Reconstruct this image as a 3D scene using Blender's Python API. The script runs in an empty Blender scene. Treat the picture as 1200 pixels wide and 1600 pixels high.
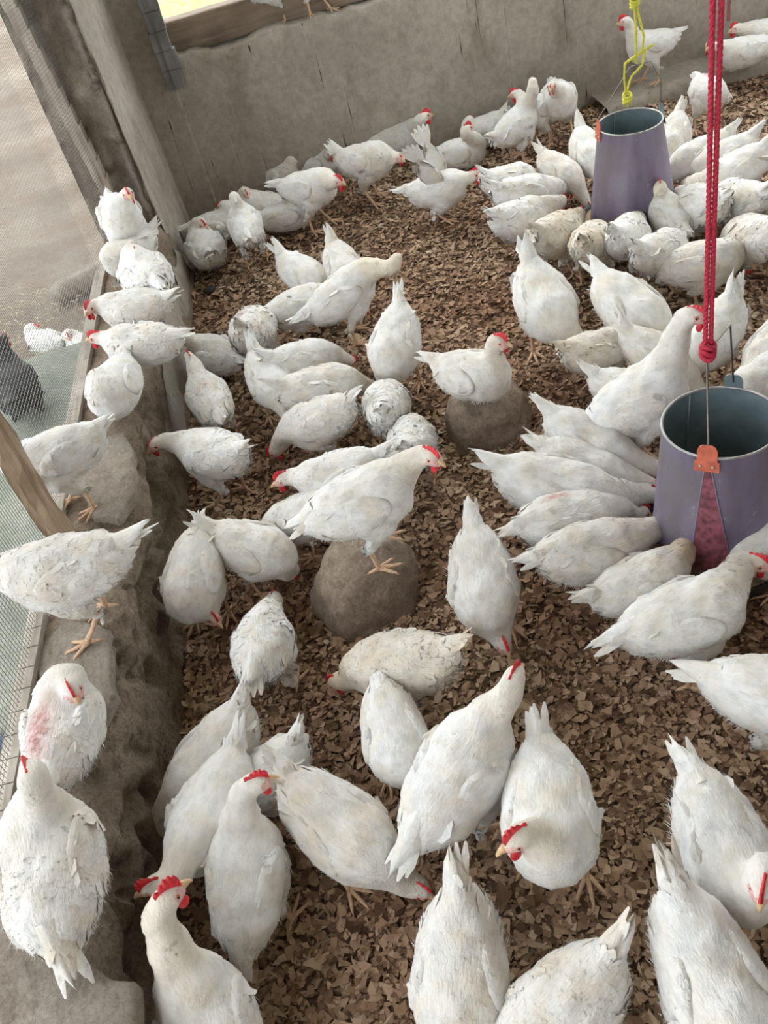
import bpy, math, random
import numpy as np
from mathutils import Vector, Matrix

S = bpy.context.scene
COL = S.collection
PI = math.pi
rnd = random.Random(7)

# ------------------------------------------------------------------ camera
CAM_H = 1.75
cam_d = bpy.data.cameras.new('camera')
cam = bpy.data.objects.new('camera', cam_d)
COL.objects.link(cam)
cam_d.sensor_fit = 'VERTICAL'
cam_d.sensor_height = 32.0
cam_d.sensor_width = 24.0
cam_d.lens = 32.0 * 1430.0 / 1600.0
cam_d.clip_start = 0.05
cam_d.clip_end = 100
pitch = math.radians(41.5)
roll = math.radians(16.5)
fwd = Vector((0, math.cos(pitch), -math.sin(pitch)))
r0 = Vector((1, 0, 0))
u0 = r0.cross(fwd)
right = (r0 * math.cos(roll) - u0 * math.sin(roll)).normalized()
up = (r0 * math.sin(roll) + u0 * math.cos(roll)).normalized()
m = Matrix((right, up, -fwd)).transposed().to_4x4()
m.translation = Vector((0, 0, CAM_H))
cam.matrix_world = m
S.camera = cam

# ------------------------------------------------------------------ light and exposure
world = bpy.data.worlds.new('overcast_sky')
S.world = world
world.use_nodes = True
nt = world.node_tree
bg = nt.nodes['Background']
bg.inputs['Color'].default_value = (0.93, 0.97, 1.0, 1)
bg.inputs['Strength'].default_value = 3.2
sun_d = bpy.data.lights.new('hazy_sun', 'SUN')
sun_d.energy = 2.2
sun_d.angle = math.radians(40)
sun_d.color = (1.0, 0.96, 0.9)
sun = bpy.data.objects.new('hazy_sun', sun_d)
COL.objects.link(sun)
sun.rotation_euler = (math.radians(-52), math.radians(-14), 0)
S.view_settings.view_transform = 'Standard'
S.view_settings.look = 'None'
S.view_settings.gamma = 1
S.view_settings.use_curve_mapping = False
S.view_settings.exposure = 0.12


# ------------------------------------------------------------------ helpers
def mesh_np(name, verts, faces, smooth=True):
    me = bpy.data.meshes.new(name)
    verts = np.asarray(verts, dtype=np.float32)
    if isinstance(faces, np.ndarray):
        k = faces.shape[1]
        me.vertices.add(len(verts))
        me.vertices.foreach_set('co', verts.ravel())
        me.loops.add(faces.size)
        me.loops.foreach_set('vertex_index', faces.astype(np.int32).ravel())
        me.polygons.add(len(faces))
        me.polygons.foreach_set('loop_start', np.arange(0, faces.size, k, dtype=np.int32))
        me.update(calc_edges=True)
    else:
        me.from_pydata([tuple(map(float, v)) for v in verts], [], [tuple(map(int, f)) for f in faces])
        me.update()
    me.polygons.foreach_set('use_smooth', [smooth] * len(me.polygons))
    return me


def obj(name, me, mats, parent=None):
    o = bpy.data.objects.new(name, me)
    COL.objects.link(o)
    if mats is not None:
        for mm in (mats if isinstance(mats, (list, tuple)) else [mats]):
            if len(me.materials) < (len(mats) if isinstance(mats, (list, tuple)) else 1):
                me.materials.append(mm)
    if parent:
        o.parent = parent
    return o


def tag(o, label=None, cat=None, group=None, kind=None):
    if label: o['label'] = label
    if cat: o['category'] = cat
    if group: o['group'] = group
    if kind: o['kind'] = kind
    return o


def empty(name, loc, rz=0.0):
    o = bpy.data.objects.new(name, None)
    o.empty_display_size = 0.05
    COL.objects.link(o)
    o.location = loc
    o.rotation_euler = (0, 0, rz)
    return o


class MB:
    """collects plain verts and faces"""
    def __init__(self):
        self.v = []; self.f = []

    def add(self, vs, fs):
        b = len(self.v)
        self.v += [tuple(p) for p in vs]
        self.f += [tuple(i + b for i in f) for f in fs]

    def box(self, c, s, rot=None):
        vs = []
        for x in (-.5, .5):
            for y in (-.5, .5):
                for z in (-.5, .5):
                    p = Vector((x * s[0], y * s[1], z * s[2]))
                    if rot: p = rot @ p
                    vs.append(p + Vector(c))
        self.add(vs, [(0, 1, 3, 2), (4, 6, 7, 5), (0, 4, 5, 1), (2, 3, 7, 6), (0, 2, 6, 4), (1, 5, 7, 3)])

    def tube(self, pts, radii, n=8, cap=True):
        pts = [Vector(p) for p in pts]
        if not isinstance(radii, (list, tuple)): radii = [radii] * len(pts)
        vs = []; fs = []
        t0 = (pts[1] - pts[0]).normalized()
        nrm = t0.orthogonal().normalized()
        for i, p in enumerate(pts):
            a = pts[max(i - 1, 0)]; b = pts[min(i + 1, len(pts) - 1)]
            t = (b - a).normalized()
            nrm = (nrm - t * nrm.dot(t))
            nrm = nrm.normalized() if nrm.length > 1e-6 else t.orthogonal().normalized()
            bn = t.cross(nrm)
            for k in range(n):
                an = 2 * PI * k / n
                vs.append(p + (nrm * math.cos(an) + bn * math.sin(an)) * radii[i])
        for i in range(len(pts) - 1):
            for k in range(n):
                k2 = (k + 1) % n
                fs.append((i * n + k, i * n + k2, (i + 1) * n + k2, (i + 1) * n + k))
        if cap:
            fs.append(tuple(reversed(range(n))))
            fs.append(tuple((len(pts) - 1) * n + k for k in range(n)))
        self.add(vs, fs)

    def lathe(self, prof, n=48, c=(0, 0, 0), close=False):
        vs = []; fs = []
        for (r, z) in prof:
            for k in range(n):
                a = 2 * PI * k / n
                vs.append((c[0] + r * math.cos(a), c[1] + r * math.sin(a), c[2] + z))
        for i in range(len(prof) - 1):
            for k in range(n):
                k2 = (k + 1) % n
                fs.append((i * n + k, i * n + k2, (i + 1) * n + k2, (i + 1) * n + k))
        self.add(vs, fs)

    def ell(self, c, r, rot=None, nu=10, nv=7):
        vs = []; fs = []
        for j in range(nv + 1):
            th = PI * j / nv
            for i in range(nu):
                ph = 2 * PI * i / nu
                p = Vector((r[0] * math.sin(th) * math.cos(ph), r[1] * math.sin(th) * math.sin(ph), r[2] * math.cos(th)))
                if rot: p = rot @ p
                vs.append(p + Vector(c))
        for j in range(nv):
            for i in range(nu):
                i2 = (i + 1) % nu
                fs.append((j * nu + i, (j + 1) * nu + i, (j + 1) * nu + i2, j * nu + i2))
        self.add(vs, fs)

    def build(self, name, mat, parent=None, smooth=True, bevel=0):
        me = mesh_np(name, self.v, self.f, smooth)
        o = obj(name, me, mat, parent)
        if bevel:
            b = o.modifiers.new('bevel', 'BEVEL')
            b.width = bevel; b.segments = 2
        return o


def smooth3(t): return t * t * (3 - 2 * t)


def hash3(ix, iy, iz, seed):
    h = (ix * 73856093) ^ (iy * 19349663) ^ (iz * 83492791) ^ (seed * 2654435761 & 0x7fffffff)
    h = (h ^ (h >> 13)) * 1274126177 & 0x7fffffff
    h = (h ^ (h >> 16)) * 668265263 & 0x7fffffff
    return ((h ^ (h >> 15)) & 0xffff) / 65535.0


def vnoise(P, scale, seed=0):
    P = np.asarray(P, dtype=np.float64) * scale + 100.0
    I = np.floor(P).astype(np.int64); Fr = smooth3(P - I)
    out = 0
    for dx in (0, 1):
        for dy in (0, 1):
            for dz in (0, 1):
                w = (Fr[..., 0] if dx else 1 - Fr[..., 0]) * (Fr[..., 1] if dy else 1 - Fr[..., 1]) * (Fr[..., 2] if dz else 1 - Fr[..., 2])
                out = out + w * hash3(I[..., 0] + dx, I[..., 1] + dy, I[..., 2] + dz, seed)
    return out * 2 - 1


def fbm(P, scale, octv=4, seed=0):
    out = 0; a = 1
    for k in range(octv):
        out = out + a * vnoise(P, scale * 2 ** k, seed + k * 17); a *= .5
    return out


# ------------------------------------------------------------------ materials
def new_mat(name):
    mt = bpy.data.materials.new(name)
    mt.use_nodes = True
    return mt, mt.node_tree, mt.node_tree.nodes['Principled BSDF']


def N(nt, t, **kw):
    n = nt.nodes.new(t)
    for k, v in kw.items():
        if k in n.inputs: n.inputs[k].default_value = v
        else: setattr(n, k, v)
    return n


def ramp(nt, fac, stops):
    r = nt.nodes.new('ShaderNodeValToRGB')
    el = r.color_ramp.elements
    while len(el) < len(stops): el.new(0.5)
    for e, (p, c) in zip(el, stops):
        e.position = p; e.color = (*c, 1) if len(c) == 3 else c
    nt.links.new(fac, r.inputs[0])
    return r


def mixc(nt, fac, a, b, blend='MIX'):
    mx = nt.nodes.new('ShaderNodeMix')
    mx.data_type = 'RGBA'; mx.blend_type = blend
    for s, v in ((mx.inputs[0], fac), (mx.inputs[6], a), (mx.inputs[7], b)):
        if hasattr(v, 'links'): nt.links.new(v, s)
        elif isinstance(v, (int, float)): s.default_value = v
        else: s.default_value = (*v, 1)
    return mx.outputs[2]


def coords(nt, kind='Object', scale=None):
    tc = nt.nodes.new('ShaderNodeTexCoord')
    out = tc.outputs[kind]
    if scale:
        mp = nt.nodes.new('ShaderNodeMapping')
        mp.inputs['Scale'].default_value = scale
        nt.links.new(out, mp.inputs[0]); out = mp.outputs[0]
    return out


def noise(nt, vec, scale, detail=4, rough=.55):
    n = nt.nodes.new('ShaderNodeTexNoise')
    n.inputs['Scale'].default_value = scale
    n.inputs['Detail'].default_value = detail
    n.inputs['Roughness'].default_value = rough
    nt.links.new(vec, n.inputs['Vector'])
    return n.outputs[0]


def bump(nt, b, h, strength, dist):
    bp = nt.nodes.new('ShaderNodeBump')
    bp.inputs['Strength'].default_value = strength
    bp.inputs['Distance'].default_value = dist
    nt.links.new(h, bp.inputs['Height'])
    nt.links.new(bp.outputs[0], b.inputs['Normal'])
    return bp


def plain(name, col, rough=.6, metal=0.0, var=0.15, scale=30, bmp=0.2, bd=.002):
    mt, nt, b = new_mat(name)
    v = coords(nt)
    n = noise(nt, v, scale)
    r = ramp(nt, n, [(.3, [c * (1 - var) for c in col]), (.7, [min(1, c * (1 + var)) for c in col])])
    nt.links.new(r.outputs[0], b.inputs['Base Color'])
    b.inputs['Roughness'].default_value = rough
    b.inputs['Metallic'].default_value = metal
    if bmp: bump(nt, b, n, bmp, bd)
    return mt


def feather_mat(name, base, buff, dirtc=(.16, .10, .05), dirt_amt=0.0):
    mt, nt, b = new_mat(name)
    v = coords(nt)
    info = nt.nodes.new('ShaderNodeObjectInfo')
    add = N(nt, 'ShaderNodeVectorMath', operation='ADD')
    nt.links.new(v, add.inputs[0]); 
    cmb = nt.nodes.new('ShaderNodeCombineXYZ')
    mul = N(nt, 'ShaderNodeMath', operation='MULTIPLY'); mul.inputs[1].default_value = 37
    nt.links.new(info.outputs['Random'], mul.inputs[0])
    for i in range(3): nt.links.new(mul.outputs[0], cmb.inputs[i])
    nt.links.new(cmb.outputs[0], add.inputs[1])
    vv = add.outputs[0]
    at = N(nt, 'ShaderNodeAttribute', attribute_name='buff')
    n1 = noise(nt, vv, 14, 3)
    r1 = ramp(nt, n1, [(.42, (0, 0, 0)), (.75, (.55, .55, .55))])
    mx = N(nt, 'ShaderNodeMath', operation='MAXIMUM')
    nt.links.new(at.outputs['Fac'], mx.inputs[0]); nt.links.new(r1.outputs[0], mx.inputs[1])
    c1 = mixc(nt, mx.outputs[0], base, buff)
    ng_ = noise(nt, coords(nt, 'Object', (18, 34, 34)), 1.4, 4, .6)
    rg2 = ramp(nt, ng_, [(.35, (.86, .875, .89)), (.55, (1, 1, 1))])
    c1 = mixc(nt, 1.0, c1, rg2.outputs[0], 'MULTIPLY')
    # soiling: small patches plus fine specks
    n2 = noise(nt, vv, 9, 2)
    n3 = noise(nt, vv, 60, 3)
    r2 = ramp(nt, n2, [(.62 - .07 * dirt_amt, (0, 0, 0)), (.72 - .06 * dirt_amt, (1, 1, 1))])
    r3 = ramp(nt, n3, [(.57, (0, 0, 0)), (.68, (1, 1, 1))])
    mm = N(nt, 'ShaderNodeMath', operation='MULTIPLY')
    nt.links.new(r2.outputs[0], mm.inputs[0]); nt.links.new(r3.outputs[0], mm.inputs[1])
    m2 = N(nt, 'ShaderNodeMath', operation='MULTIPLY'); m2.inputs[1].default_value = .18 + .6 * min(1, dirt_amt)
    nt.links.new(mm.outputs[0], m2.inputs[0])
    c2 = mixc(nt, m2.outputs[0], c1, dirtc)
    # bare skin attribute (pink) and black spot attribute
    ab = N(nt, 'ShaderNodeAttribute', attribute_name='bare')
    nb = noise(nt, vv, 70, 3)
    rb = ramp(nt, nb, [(.25, (.35, .35, .35)), (.6, (1, 1, 1))])
    mb = N(nt, 'ShaderNodeMath', operation='MULTIPLY')
    nt.links.new(ab.outputs['Fac'], mb.inputs[0]); nt.links.new(rb.outputs[0], mb.inputs[1])
    c3 = mixc(nt, mb.outputs[0], c2, (.50, .27, .25))
    asx = N(nt, 'ShaderNodeAttribute', attribute_name='spot')
    c4 = mixc(nt, asx.outputs['Fac'], c3, (.02, .02, .022))
    gi = nt.nodes.new('ShaderNodeNewGeometry')
    ri = ramp(nt, gi.outputs['Random Per Island'], [(0, (.93, .925, .92)), (.5, (1, 1, 1))])
    c4 = mixc(nt, 1.0, c4, ri.outputs[0], 'MULTIPLY')
    nt.links.new(c4, b.inputs['Base Color'])
    b.inputs['Roughness'].default_value = .85
    b.inputs['Specular IOR Level'].default_value = .15
    b.inputs['Sheen Weight'].default_value = .15
    vs = coords(nt, 'Object', (60, 160, 160))
    nf = noise(nt, vs, 1.2, 5, .6)
    bump(nt, b, nf, .55, .006)
    return mt


M = {}
W = (.83, .83, .815)
M['feather'] = feather_mat('white_feathers', W, (.70, .60, .42))
M['feather_d1'] = feather_mat('speckled_feathers', (.78, .765, .73), (.68, .56, .38), dirt_amt=.8)
M['feather_d2'] = feather_mat('soiled_feathers', (.74, .70, .62), (.62, .44, .24), dirt_amt=1.3)
M['feather_black'] = feather_mat('black_feathers', (.012, .012, .014), (.03, .02, .02))
M['comb'] = plain('comb_skin', (.62, .025, .035), .45, var=.35, scale=120, bmp=.5, bd=.001)
M['skin'] = plain('face_skin', (.68, .42, .38), .6, var=.25, scale=150, bmp=.5, bd=.001)
M['beak'] = plain('beak_horn', (.62, .42, .24), .4, var=.15, scale=90)
M['eye'] = plain('eye_dark', (.012, .008, .006), .08, var=0, bmp=0)
M['iris'] = plain('eye_ring', (.42, .17, .05), .3, var=.2, bmp=0)
M['leg'] = plain('leg_scales', (.62, .42, .27), .6, var=.25, scale=160, bmp=.8, bd=.002)
M['leg_dark'] = plain('leg_scales_grey', (.30, .19, .12), .6, var=.25, scale=160, bmp=.8, bd=.002)


def concrete(name, dark, light, streaks=True, dirt=(.16, .11, .07), bs=.6, bd=.01, big=1.6, grain=0.0):
    mt, nt, b = new_mat(name)
    v = coords(nt)
    n1 = noise(nt, v, big, 6, .6)
    r = ramp(nt, n1, [(.3, dark), (.7, light)])
    n2 = noise(nt, v, 34, 8, .75)
    r2 = ramp(nt, n2, [(.34, (.76, .74, .72)), (.6, (1, 1, 1))])
    c = mixc(nt, 1.0, r.outputs[0], r2.outputs[0], 'MULTIPLY')
    n3 = noise(nt, coords(nt, 'Object', (1, 1, .5)), 4.5, 5, .65)
    r3 = ramp(nt, n3, [(.5, (0, 0, 0)), (.75, (.7, .7, .7))])
    c = mixc(nt, r3.outputs[0], c, dirt)
    if streaks:
        vs = coords(nt, 'Object', (60, 60, 1.5))
        ns = noise(nt, vs, 1.0, 2, .4)
        rs = ramp(nt, ns, [(.66, (0, 0, 0)), (.70, (1, 1, 1))])
        nm = noise(nt, coords(nt, 'Object', (9, 9, 3)), 1.0, 2)
        rm = ramp(nt, nm, [(.50, (0, 0, 0)), (.6, (1, 1, 1))])
        mm = N(nt, 'ShaderNodeMath', operation='MULTIPLY')
        nt.links.new(rs.outputs[0], mm.inputs[0]); nt.links.new(rm.outputs[0], mm.inputs[1])
        c = mixc(nt, mm.outputs[0], c, (.03, .027, .024))
        vw = coords(nt, 'Object', (75, 75, 1.1))
        nw = noise(nt, vw, 1.3, 3, .5)
        rw = ramp(nt, nw, [(.64, (0, 0, 0)), (.70, (.6, .6, .6))])
        c = mixc(nt, rw.outputs[0], c, (.48, .45, .40))
    if grain:
        ng = noise(nt, v, 120, 6, .8)
        rg_ = ramp(nt, ng, [(.40, (1 - grain, 1 - grain * 1.05, 1 - grain * 1.1)), (.56, (1, 1, 1))])
        c = mixc(nt, 1.0, c, rg_.outputs[0], 'MULTIPLY')
        ng = noise(nt, coords(nt, 'Object', (1, .5, 1)), 38, 4, .7)
        rg_ = ramp(nt, ng, [(.34, (1 - grain, 1 - grain * 1.05, 1 - grain * 1.1)), (.46, (1, 1, 1))])
        c = mixc(nt, 1.0, c, rg_.outputs[0], 'MULTIPLY')
    nt.links.new(c, b.inputs['Base Color'])
    b.inputs['Roughness'].default_value = .95
    b.inputs['Specular IOR Level'].default_value = .15
    nbm = noise(nt, v, 55, 8, .75)
    bump(nt, b, nbm, bs, bd)
    return mt


M['plaster'] = concrete('grey_cement_plaster', (.34, .31, .262), (.52, .48, .41))
M['jamb'] = concrete('broken_cement', (.55, .46, .37), (.82, .73, .62), False, (.38, .30, .23), 1.0, .03, 5, .2)
M['mud'] = concrete('eroded_mud', (.43, .33, .24), (.76, .63, .49), False, (.26, .17, .11), 1.0, .03, 6, .34)
M['cement_patch'] = concrete('pale_cement', (.36, .315, .26), (.52, .46, .39), False, (.30, .24, .18), .8, .012, 8, .25)
M['stone'] = concrete('dusty_stone', (.46, .36, .28), (.72, .59, .47), False, (.30, .21, .15), 1.0, .02, 9, .28)


def wood_mat(name, a, bcol, sc=(3, 3, 40), rot=None):
    mt, nt, b = new_mat(name)
    v = coords(nt, 'Object', sc)
    n = noise(nt, v, 1.5, 6, .65)
    r = ramp(nt, n, [(.32, a), (.68, bcol)])
    n2 = noise(nt, coords(nt), 7, 4)
    r2 = ramp(nt, n2, [(.3, (.6, .57, .53)), (.65, (1, 1, 1))])
    c = mixc(nt, 1.0, r.outputs[0], r2.outputs[0], 'MULTIPLY')
    nt.links.new(c, b.inputs['Base Color'])
    b.inputs['Roughness'].default_value = .85
    bump(nt, b, n, .5, .004)
    return mt


M['post_wood'] = wood_mat('weathered_post_wood', (.20, .13, .075), (.46, .35, .24), (30, 30, 2))
M['board_wood'] = wood_mat('grey_board_wood', (.30, .25, .20), (.52, .45, .38), (30, 30, 2))
M['grey_post'] = wood_mat('grey_post_wood', (.12, .12, .12), (.27, .27, .265), (30, 30, 2))
M['beam_wood'] = wood_mat('brown_beam_wood', (.20, .15, .11), (.34, .27, .205), (2, 30, 30))
M['strip_wood'] = wood_mat('pale_strip_wood', (.30, .26, .21), (.52, .47, .41), (30, 2, 30))

# litter
mt, nt, b = new_mat('litter_bed'); M['litter_bed'] = mt
v = coords(nt)
n = noise(nt, v, 45, 6, .7)
r = ramp(nt, n, [(.3, (.09, .05, .03)), (.7, (.26, .16, .10))])
nt.links.new(r.outputs[0], b.inputs['Base Color'])
b.inputs['Roughness'].default_value = 1
bump(nt, b, n, 1, .01)
mt, nt, b = new_mat('litter_flakes'); M['litter'] = mt
geo = nt.nodes.new('ShaderNodeNewGeometry')
r = ramp(nt, geo.outputs['Random Per Island'], [(0, (.13, .078, .047)), (.3, (.35, .24, .155)), (.7, (.57, .42, .285)), (.92, (.62, .48, .34)), (1, (.74, .62, .46))])
n = noise(nt, coords(nt), 1.3, 3)
r2 = ramp(nt, n, [(.35, (.62, .50, .46)), (.62, (1, 1, 1))])
c = mixc(nt, 1.0, r.outputs[0], r2.outputs[0], 'MULTIPLY')
nt.links.new(c, b.inputs['Base Color'])
b.inputs['Roughness'].default_value = .9
b.inputs['Specular IOR Level'].default_value = .2

# feeder metal with purple paint
mt, nt, b = new_mat('purple_painted_metal'); M['purple'] = mt
v = coords(nt)
n = noise(nt, coords(nt, 'Object', (14, 14, 3)), 1.0, 5, .6)
r = ramp(nt, n, [(.3, (.16, .135, .20)), (.55, (.25, .22, .32)), (.75, (.29, .28, .32))])
n2 = noise(nt, v, 38, 6, .7)
r2 = ramp(nt, n2, [(.62, (0, 0, 0)), (.70, (.7, .7, .7))])
c = mixc(nt, r2.outputs[0], r.outputs[0], (.50, .47, .48))
n4 = noise(nt, v, 6, 4, .6)
r4 = ramp(nt, n4, [(.45, (0, 0, 0)), (.70, (.75, .75, .75))])
c = mixc(nt, r4.outputs[0], c, (.22, .19, .17))
nt.links.new(c, b.inputs['Base Color'])
b.inputs['Roughness'].default_value = .55
b.inputs['Metallic'].default_value = .25
bump(nt, b, n2, .3, .002)
M['galv'] = plain('galvanised_metal', (.20, .27, .29), .5, .35, .3, 12, .2)
M['rim'] = plain('rim_metal', (.42, .42, .40), .45, .5, .3, 40)
M['stripe'] = plain('crimson_stripe_paint', (.21, .062, .085), .7, 0, .6, 60, .4)
M['tab'] = plain('orange_red_tab', (.52, .13, .075), .5, .1, .3, 40)
M['wire'] = plain('steel_wire', (.20, .18, .16), .4, .7, .2, 60)
M['tray'] = plain('black_tray', (.018, .018, .02), .35, 0, .3, 20)
M['feed'] = plain('feed_mash', (.36, .26, .17), 1, 0, .45, 160, 1, .006)
M['rope_red'] = plain('red_rope', (.46, .018, .05), .7, 0, .4, 200, .6, .001)
M['rope_yellow'] = plain('yellow_rope', (.62, .60, .06), .6, 0, .3, 200, .6, .001)
M['rope_old'] = plain('faded_red_rope', (.28, .10, .09), .8, 0, .4, 200, .6, .001)
M['rivet'] = plain('rivet', (.55, .50, .44), .4, .6, .1)
M['mesh'] = plain('mesh_wire', (.15, .15, .14), .5, .6, .2, 60)
M['earth'] = concrete('bare_earth', (.21, .165, .125), (.39, .335, .275), False, (.24, .155, .11), .8, .02, 1.3)
M['slab'] = concrete('mossy_slab', (.17, .20, .155), (.36, .36, .31), False, (.09, .145, .095), .6, .01, 3)
M['grass'] = plain('bright_grass', (.36, .58, .13), .9, 0, .45, 14, 1, .05)
M['dark'] = plain('dark_lump', (.03, .03, .035), .7, 0, .4, 30)
M['bluenet'] = plain('blue_black_net', (.02, .03, .07), .7, 0, .6, 30)
M['stem'] = plain('dry_stems', (.45, .38, .26), .8)
M['straw'] = plain('pale_straw', (.50, .42, .30), .8)


# ------------------------------------------------------------------ the pen: floor and litter
def grid_mesh(name, x0, x1, y0, y1, nx, ny, zf):
    xs = np.linspace(x0, x1, nx); ys = np.linspace(y0, y1, ny)
    X, Y = np.meshgrid(xs, ys, indexing='ij')
    Z = zf(X, Y)
    V = np.stack([X, Y, Z], -1).reshape(-1, 3)
    idx = np.arange(nx * ny).reshape(nx, ny)
    Fq = np.stack([idx[:-1, :-1], idx[1:, :-1], idx[1:, 1:], idx[:-1, 1:]], -1).reshape(-1, 4)
    return mesh_np(name, V, Fq)


def floor_z(X, Y):
    P = np.stack([X, Y, np.zeros_like(X)], -1)
    return fbm(P, 2.2, 3, 3) * .006 + fbm(P, 14, 2, 5) * .004 - .012


fl = obj('floor', grid_mesh('floor', -.8, 3.2, -.6, 4.6, 400, 520, floor_z), M['litter_bed'])
tag(fl, kind='structure')

rs = np.random.RandomState(3)


def litter_mesh(n, seed):
    rs = np.random.RandomState(seed)
    # flakes are laid over the visible part of the pen floor
    Y = .35 + 4.09 * rs.rand(n) ** 1.0
    X = -.68 + .045 * Y + rs.rand(n) * (1.32 + Y * .58)
    sz = (.0046 + .0125 * rs.rand(n) ** 2.0) * (1 + .6 * (rs.rand(n) < .05))
    asp = .42 + .58 * rs.rand(n)
    Z = floor_z(X, Y) + .001 + .012 * rs.rand(n)
    az = rs.rand(n) * 2 * PI
    tilt = rs.randn(n) * .26; tilt2 = rs.randn(n) * .26
    k = 5
    ang = (np.arange(k) / k * 2 * PI)[None, :] + rs.randn(n, k) * .34
    rad = sz[:, None] * (.55 + .85 * rs.rand(n, k))
    lx = np.cos(ang) * rad; ly = np.sin(ang) * rad * asp[:, None]
    curl = rs.randn(n)[:, None] * 14
    lz = curl * (lx ** 2)
    # centre vertex fan
    lx = np.concatenate([lx, np.zeros((n, 1))], 1); ly = np.concatenate([ly, np.zeros((n, 1))], 1); lz = np.concatenate([lz, np.zeros((n, 1))], 1)
    z1 = lz + lx * np.tan(tilt)[:, None] + ly * np.tan(tilt2)[:, None]
    ca, sa = np.cos(az)[:, None], np.sin(az)[:, None]
    V = np.stack([X[:, None] + lx * ca - ly * sa, Y[:, None] + lx * sa + ly * ca, Z[:, None] + z1], -1).reshape(-1, 3)
    base = (np.arange(n) * (k + 1))[:, None, None]
    tri = np.array([[i, (i + 1) % k, k] for i in range(k)])[None]
    Fq = (base + tri).reshape(-1, 3)
    return mesh_np('litter', V, Fq, smooth=False)


li = obj('wood_shavings', litter_mesh(125000, 11), M['litter'])
tag(li, 'brown wood shaving litter covering the pen floor', 'litter', kind='stuff')

# ------------------------------------------------------------------ back wall
WY = 4.45


def wall_sheet(name, x0, x1, z0, z1, y, nx, nz, amp=.004, thick=.14, topjit=0.0):
    xs = np.linspace(x0, x1, nx); zs = np.linspace(z0, z1, nz)
    X, Z = np.meshgrid(xs, zs, indexing='ij')
    P = np.stack([X, np.full_like(X, y), Z], -1)
    Yf = y + fbm(P, 2.5, 3, 21) * amp + fbm(P, 20, 2, 23) * amp * .35
    if topjit:
        w = np.clip((Z - (z1 - .05)) / .05, 0, 1)
        Z = Z + w * topjit * fbm(np.stack([X, 0 * X, 0 * X], -1), 9, 3, 5)
        Yf = Yf + w * w * .015
    V = np.stack([X, Yf, Z], -1).reshape(-1, 3)
    idx = np.arange(nx * nz).reshape(nx, nz)
    Fq = [tuple(q) for q in np.stack([idx[:-1, :-1], idx[1:, :-1], idx[1:, 1:], idx[:-1, 1:]], -1).reshape(-1, 4)]
    V = [tuple(p) for p in V]
    b = len(V)
    for i in range(nx):
        V.append((V[idx[i, -1]][0], y + thick, V[idx[i, -1]][2] - .004))
    for i in range(nx):
        V.append((V[idx[i, 0]][0], y + thick, z0))
    for i in range(nx - 1):
        Fq.append((idx[i, -1], idx[i + 1, -1], b + i + 1, b + i))
        Fq.append((b + i, b + i + 1, b + nx + i + 1, b + nx + i))
    Fq.append(tuple([idx[0, k] for k in range(nz)] + [b, b + nx])[::-1])
    Fq.append(tuple([idx[nx - 1, k] for k in range(nz)] + [b + nx - 1, b + 2 * nx - 1]))
    return mesh_np(name, V, Fq)


bw = obj('wall_back', wall_sheet('wall_back', -.36, 4.2, -.05, .70, WY, 380, 90, .005, .21, .012), M['plaster'])
tag(bw, kind='structure')
bc = obj('wall_back_corner', wall_sheet('wall_back_corner', -.56, -.34, -.05, 2.5, WY, 16, 120, .004, .16), M['plaster'])
bc.name = 'wall_back.001'
tag(bc, kind='structure')

# gaps, chips and cracks in the plaster as real grooves' fill: thin dark root lines are in the material
# timber beam on the wall top
mb = MB()
mb.box((1.95, WY + .15, .765), (4.56, .10, .14))
beam = mb.build('trim_1', M['beam_wood'], bevel=.012, smooth=False); tag(beam, kind='structure')
# weathered grey post at the left end of the opening
mb = MB()
n = 24
for k in range(n):
    z0_, z1_ = .60 + k * 1.9 / n, .60 + (k + 1) * 1.9 / n
    w = .078 + .006 * math.sin(k * 1.7)
    off = .004 * math.sin(k * 2.3)
    mb.box((-.345 + off, WY - .012, (z0_ + z1_) / 2), (w, .05, z1_ - z0_ + .002))
post = mb.build('trim_2', M['grey_post'], smooth=False); tag(post, kind='structure')

# low cement step along the right half of the back wall
xs = np.linspace(1.55, 4.2, 90)
V = []; Fq = []
prof = [(0, -.04), (0, .02), (.006, .05), (.02, .06), (.25, .064)]
for i, x in enumerate(xs):
    y0 = 4.22 + .012 * math.sin(x * 5)
    hz_ = 1 if x > 1.9 else .55 + .45 * (x - 1.55) / .35
    for (py, pz) in prof:
        V.append((x, y0 + py + float(vnoise(np.array([[x, py, pz]]), 14, 9)[0]) * .006, pz * hz_ + float(vnoise(np.array([[x, py, pz]]), 11, 4)[0]) * .004))
k = len(prof)
for i in range(len(xs) - 1):
    for j in range(k - 1):
        Fq.append((i * k + j, i * k + j + 1, (i + 1) * k + j + 1, (i + 1) * k + j)[::-1])
st = obj('baseboard_back', mesh_np('baseboard_back', V, Fq), M['plaster']); tag(st, kind='structure')

# ------------------------------------------------------------------ left wall: low eroded ledge
LED = .30


def inner_x(y):
    # line of the wall face at floor level
    return -.70 + .045 * y - .0 * y


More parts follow.
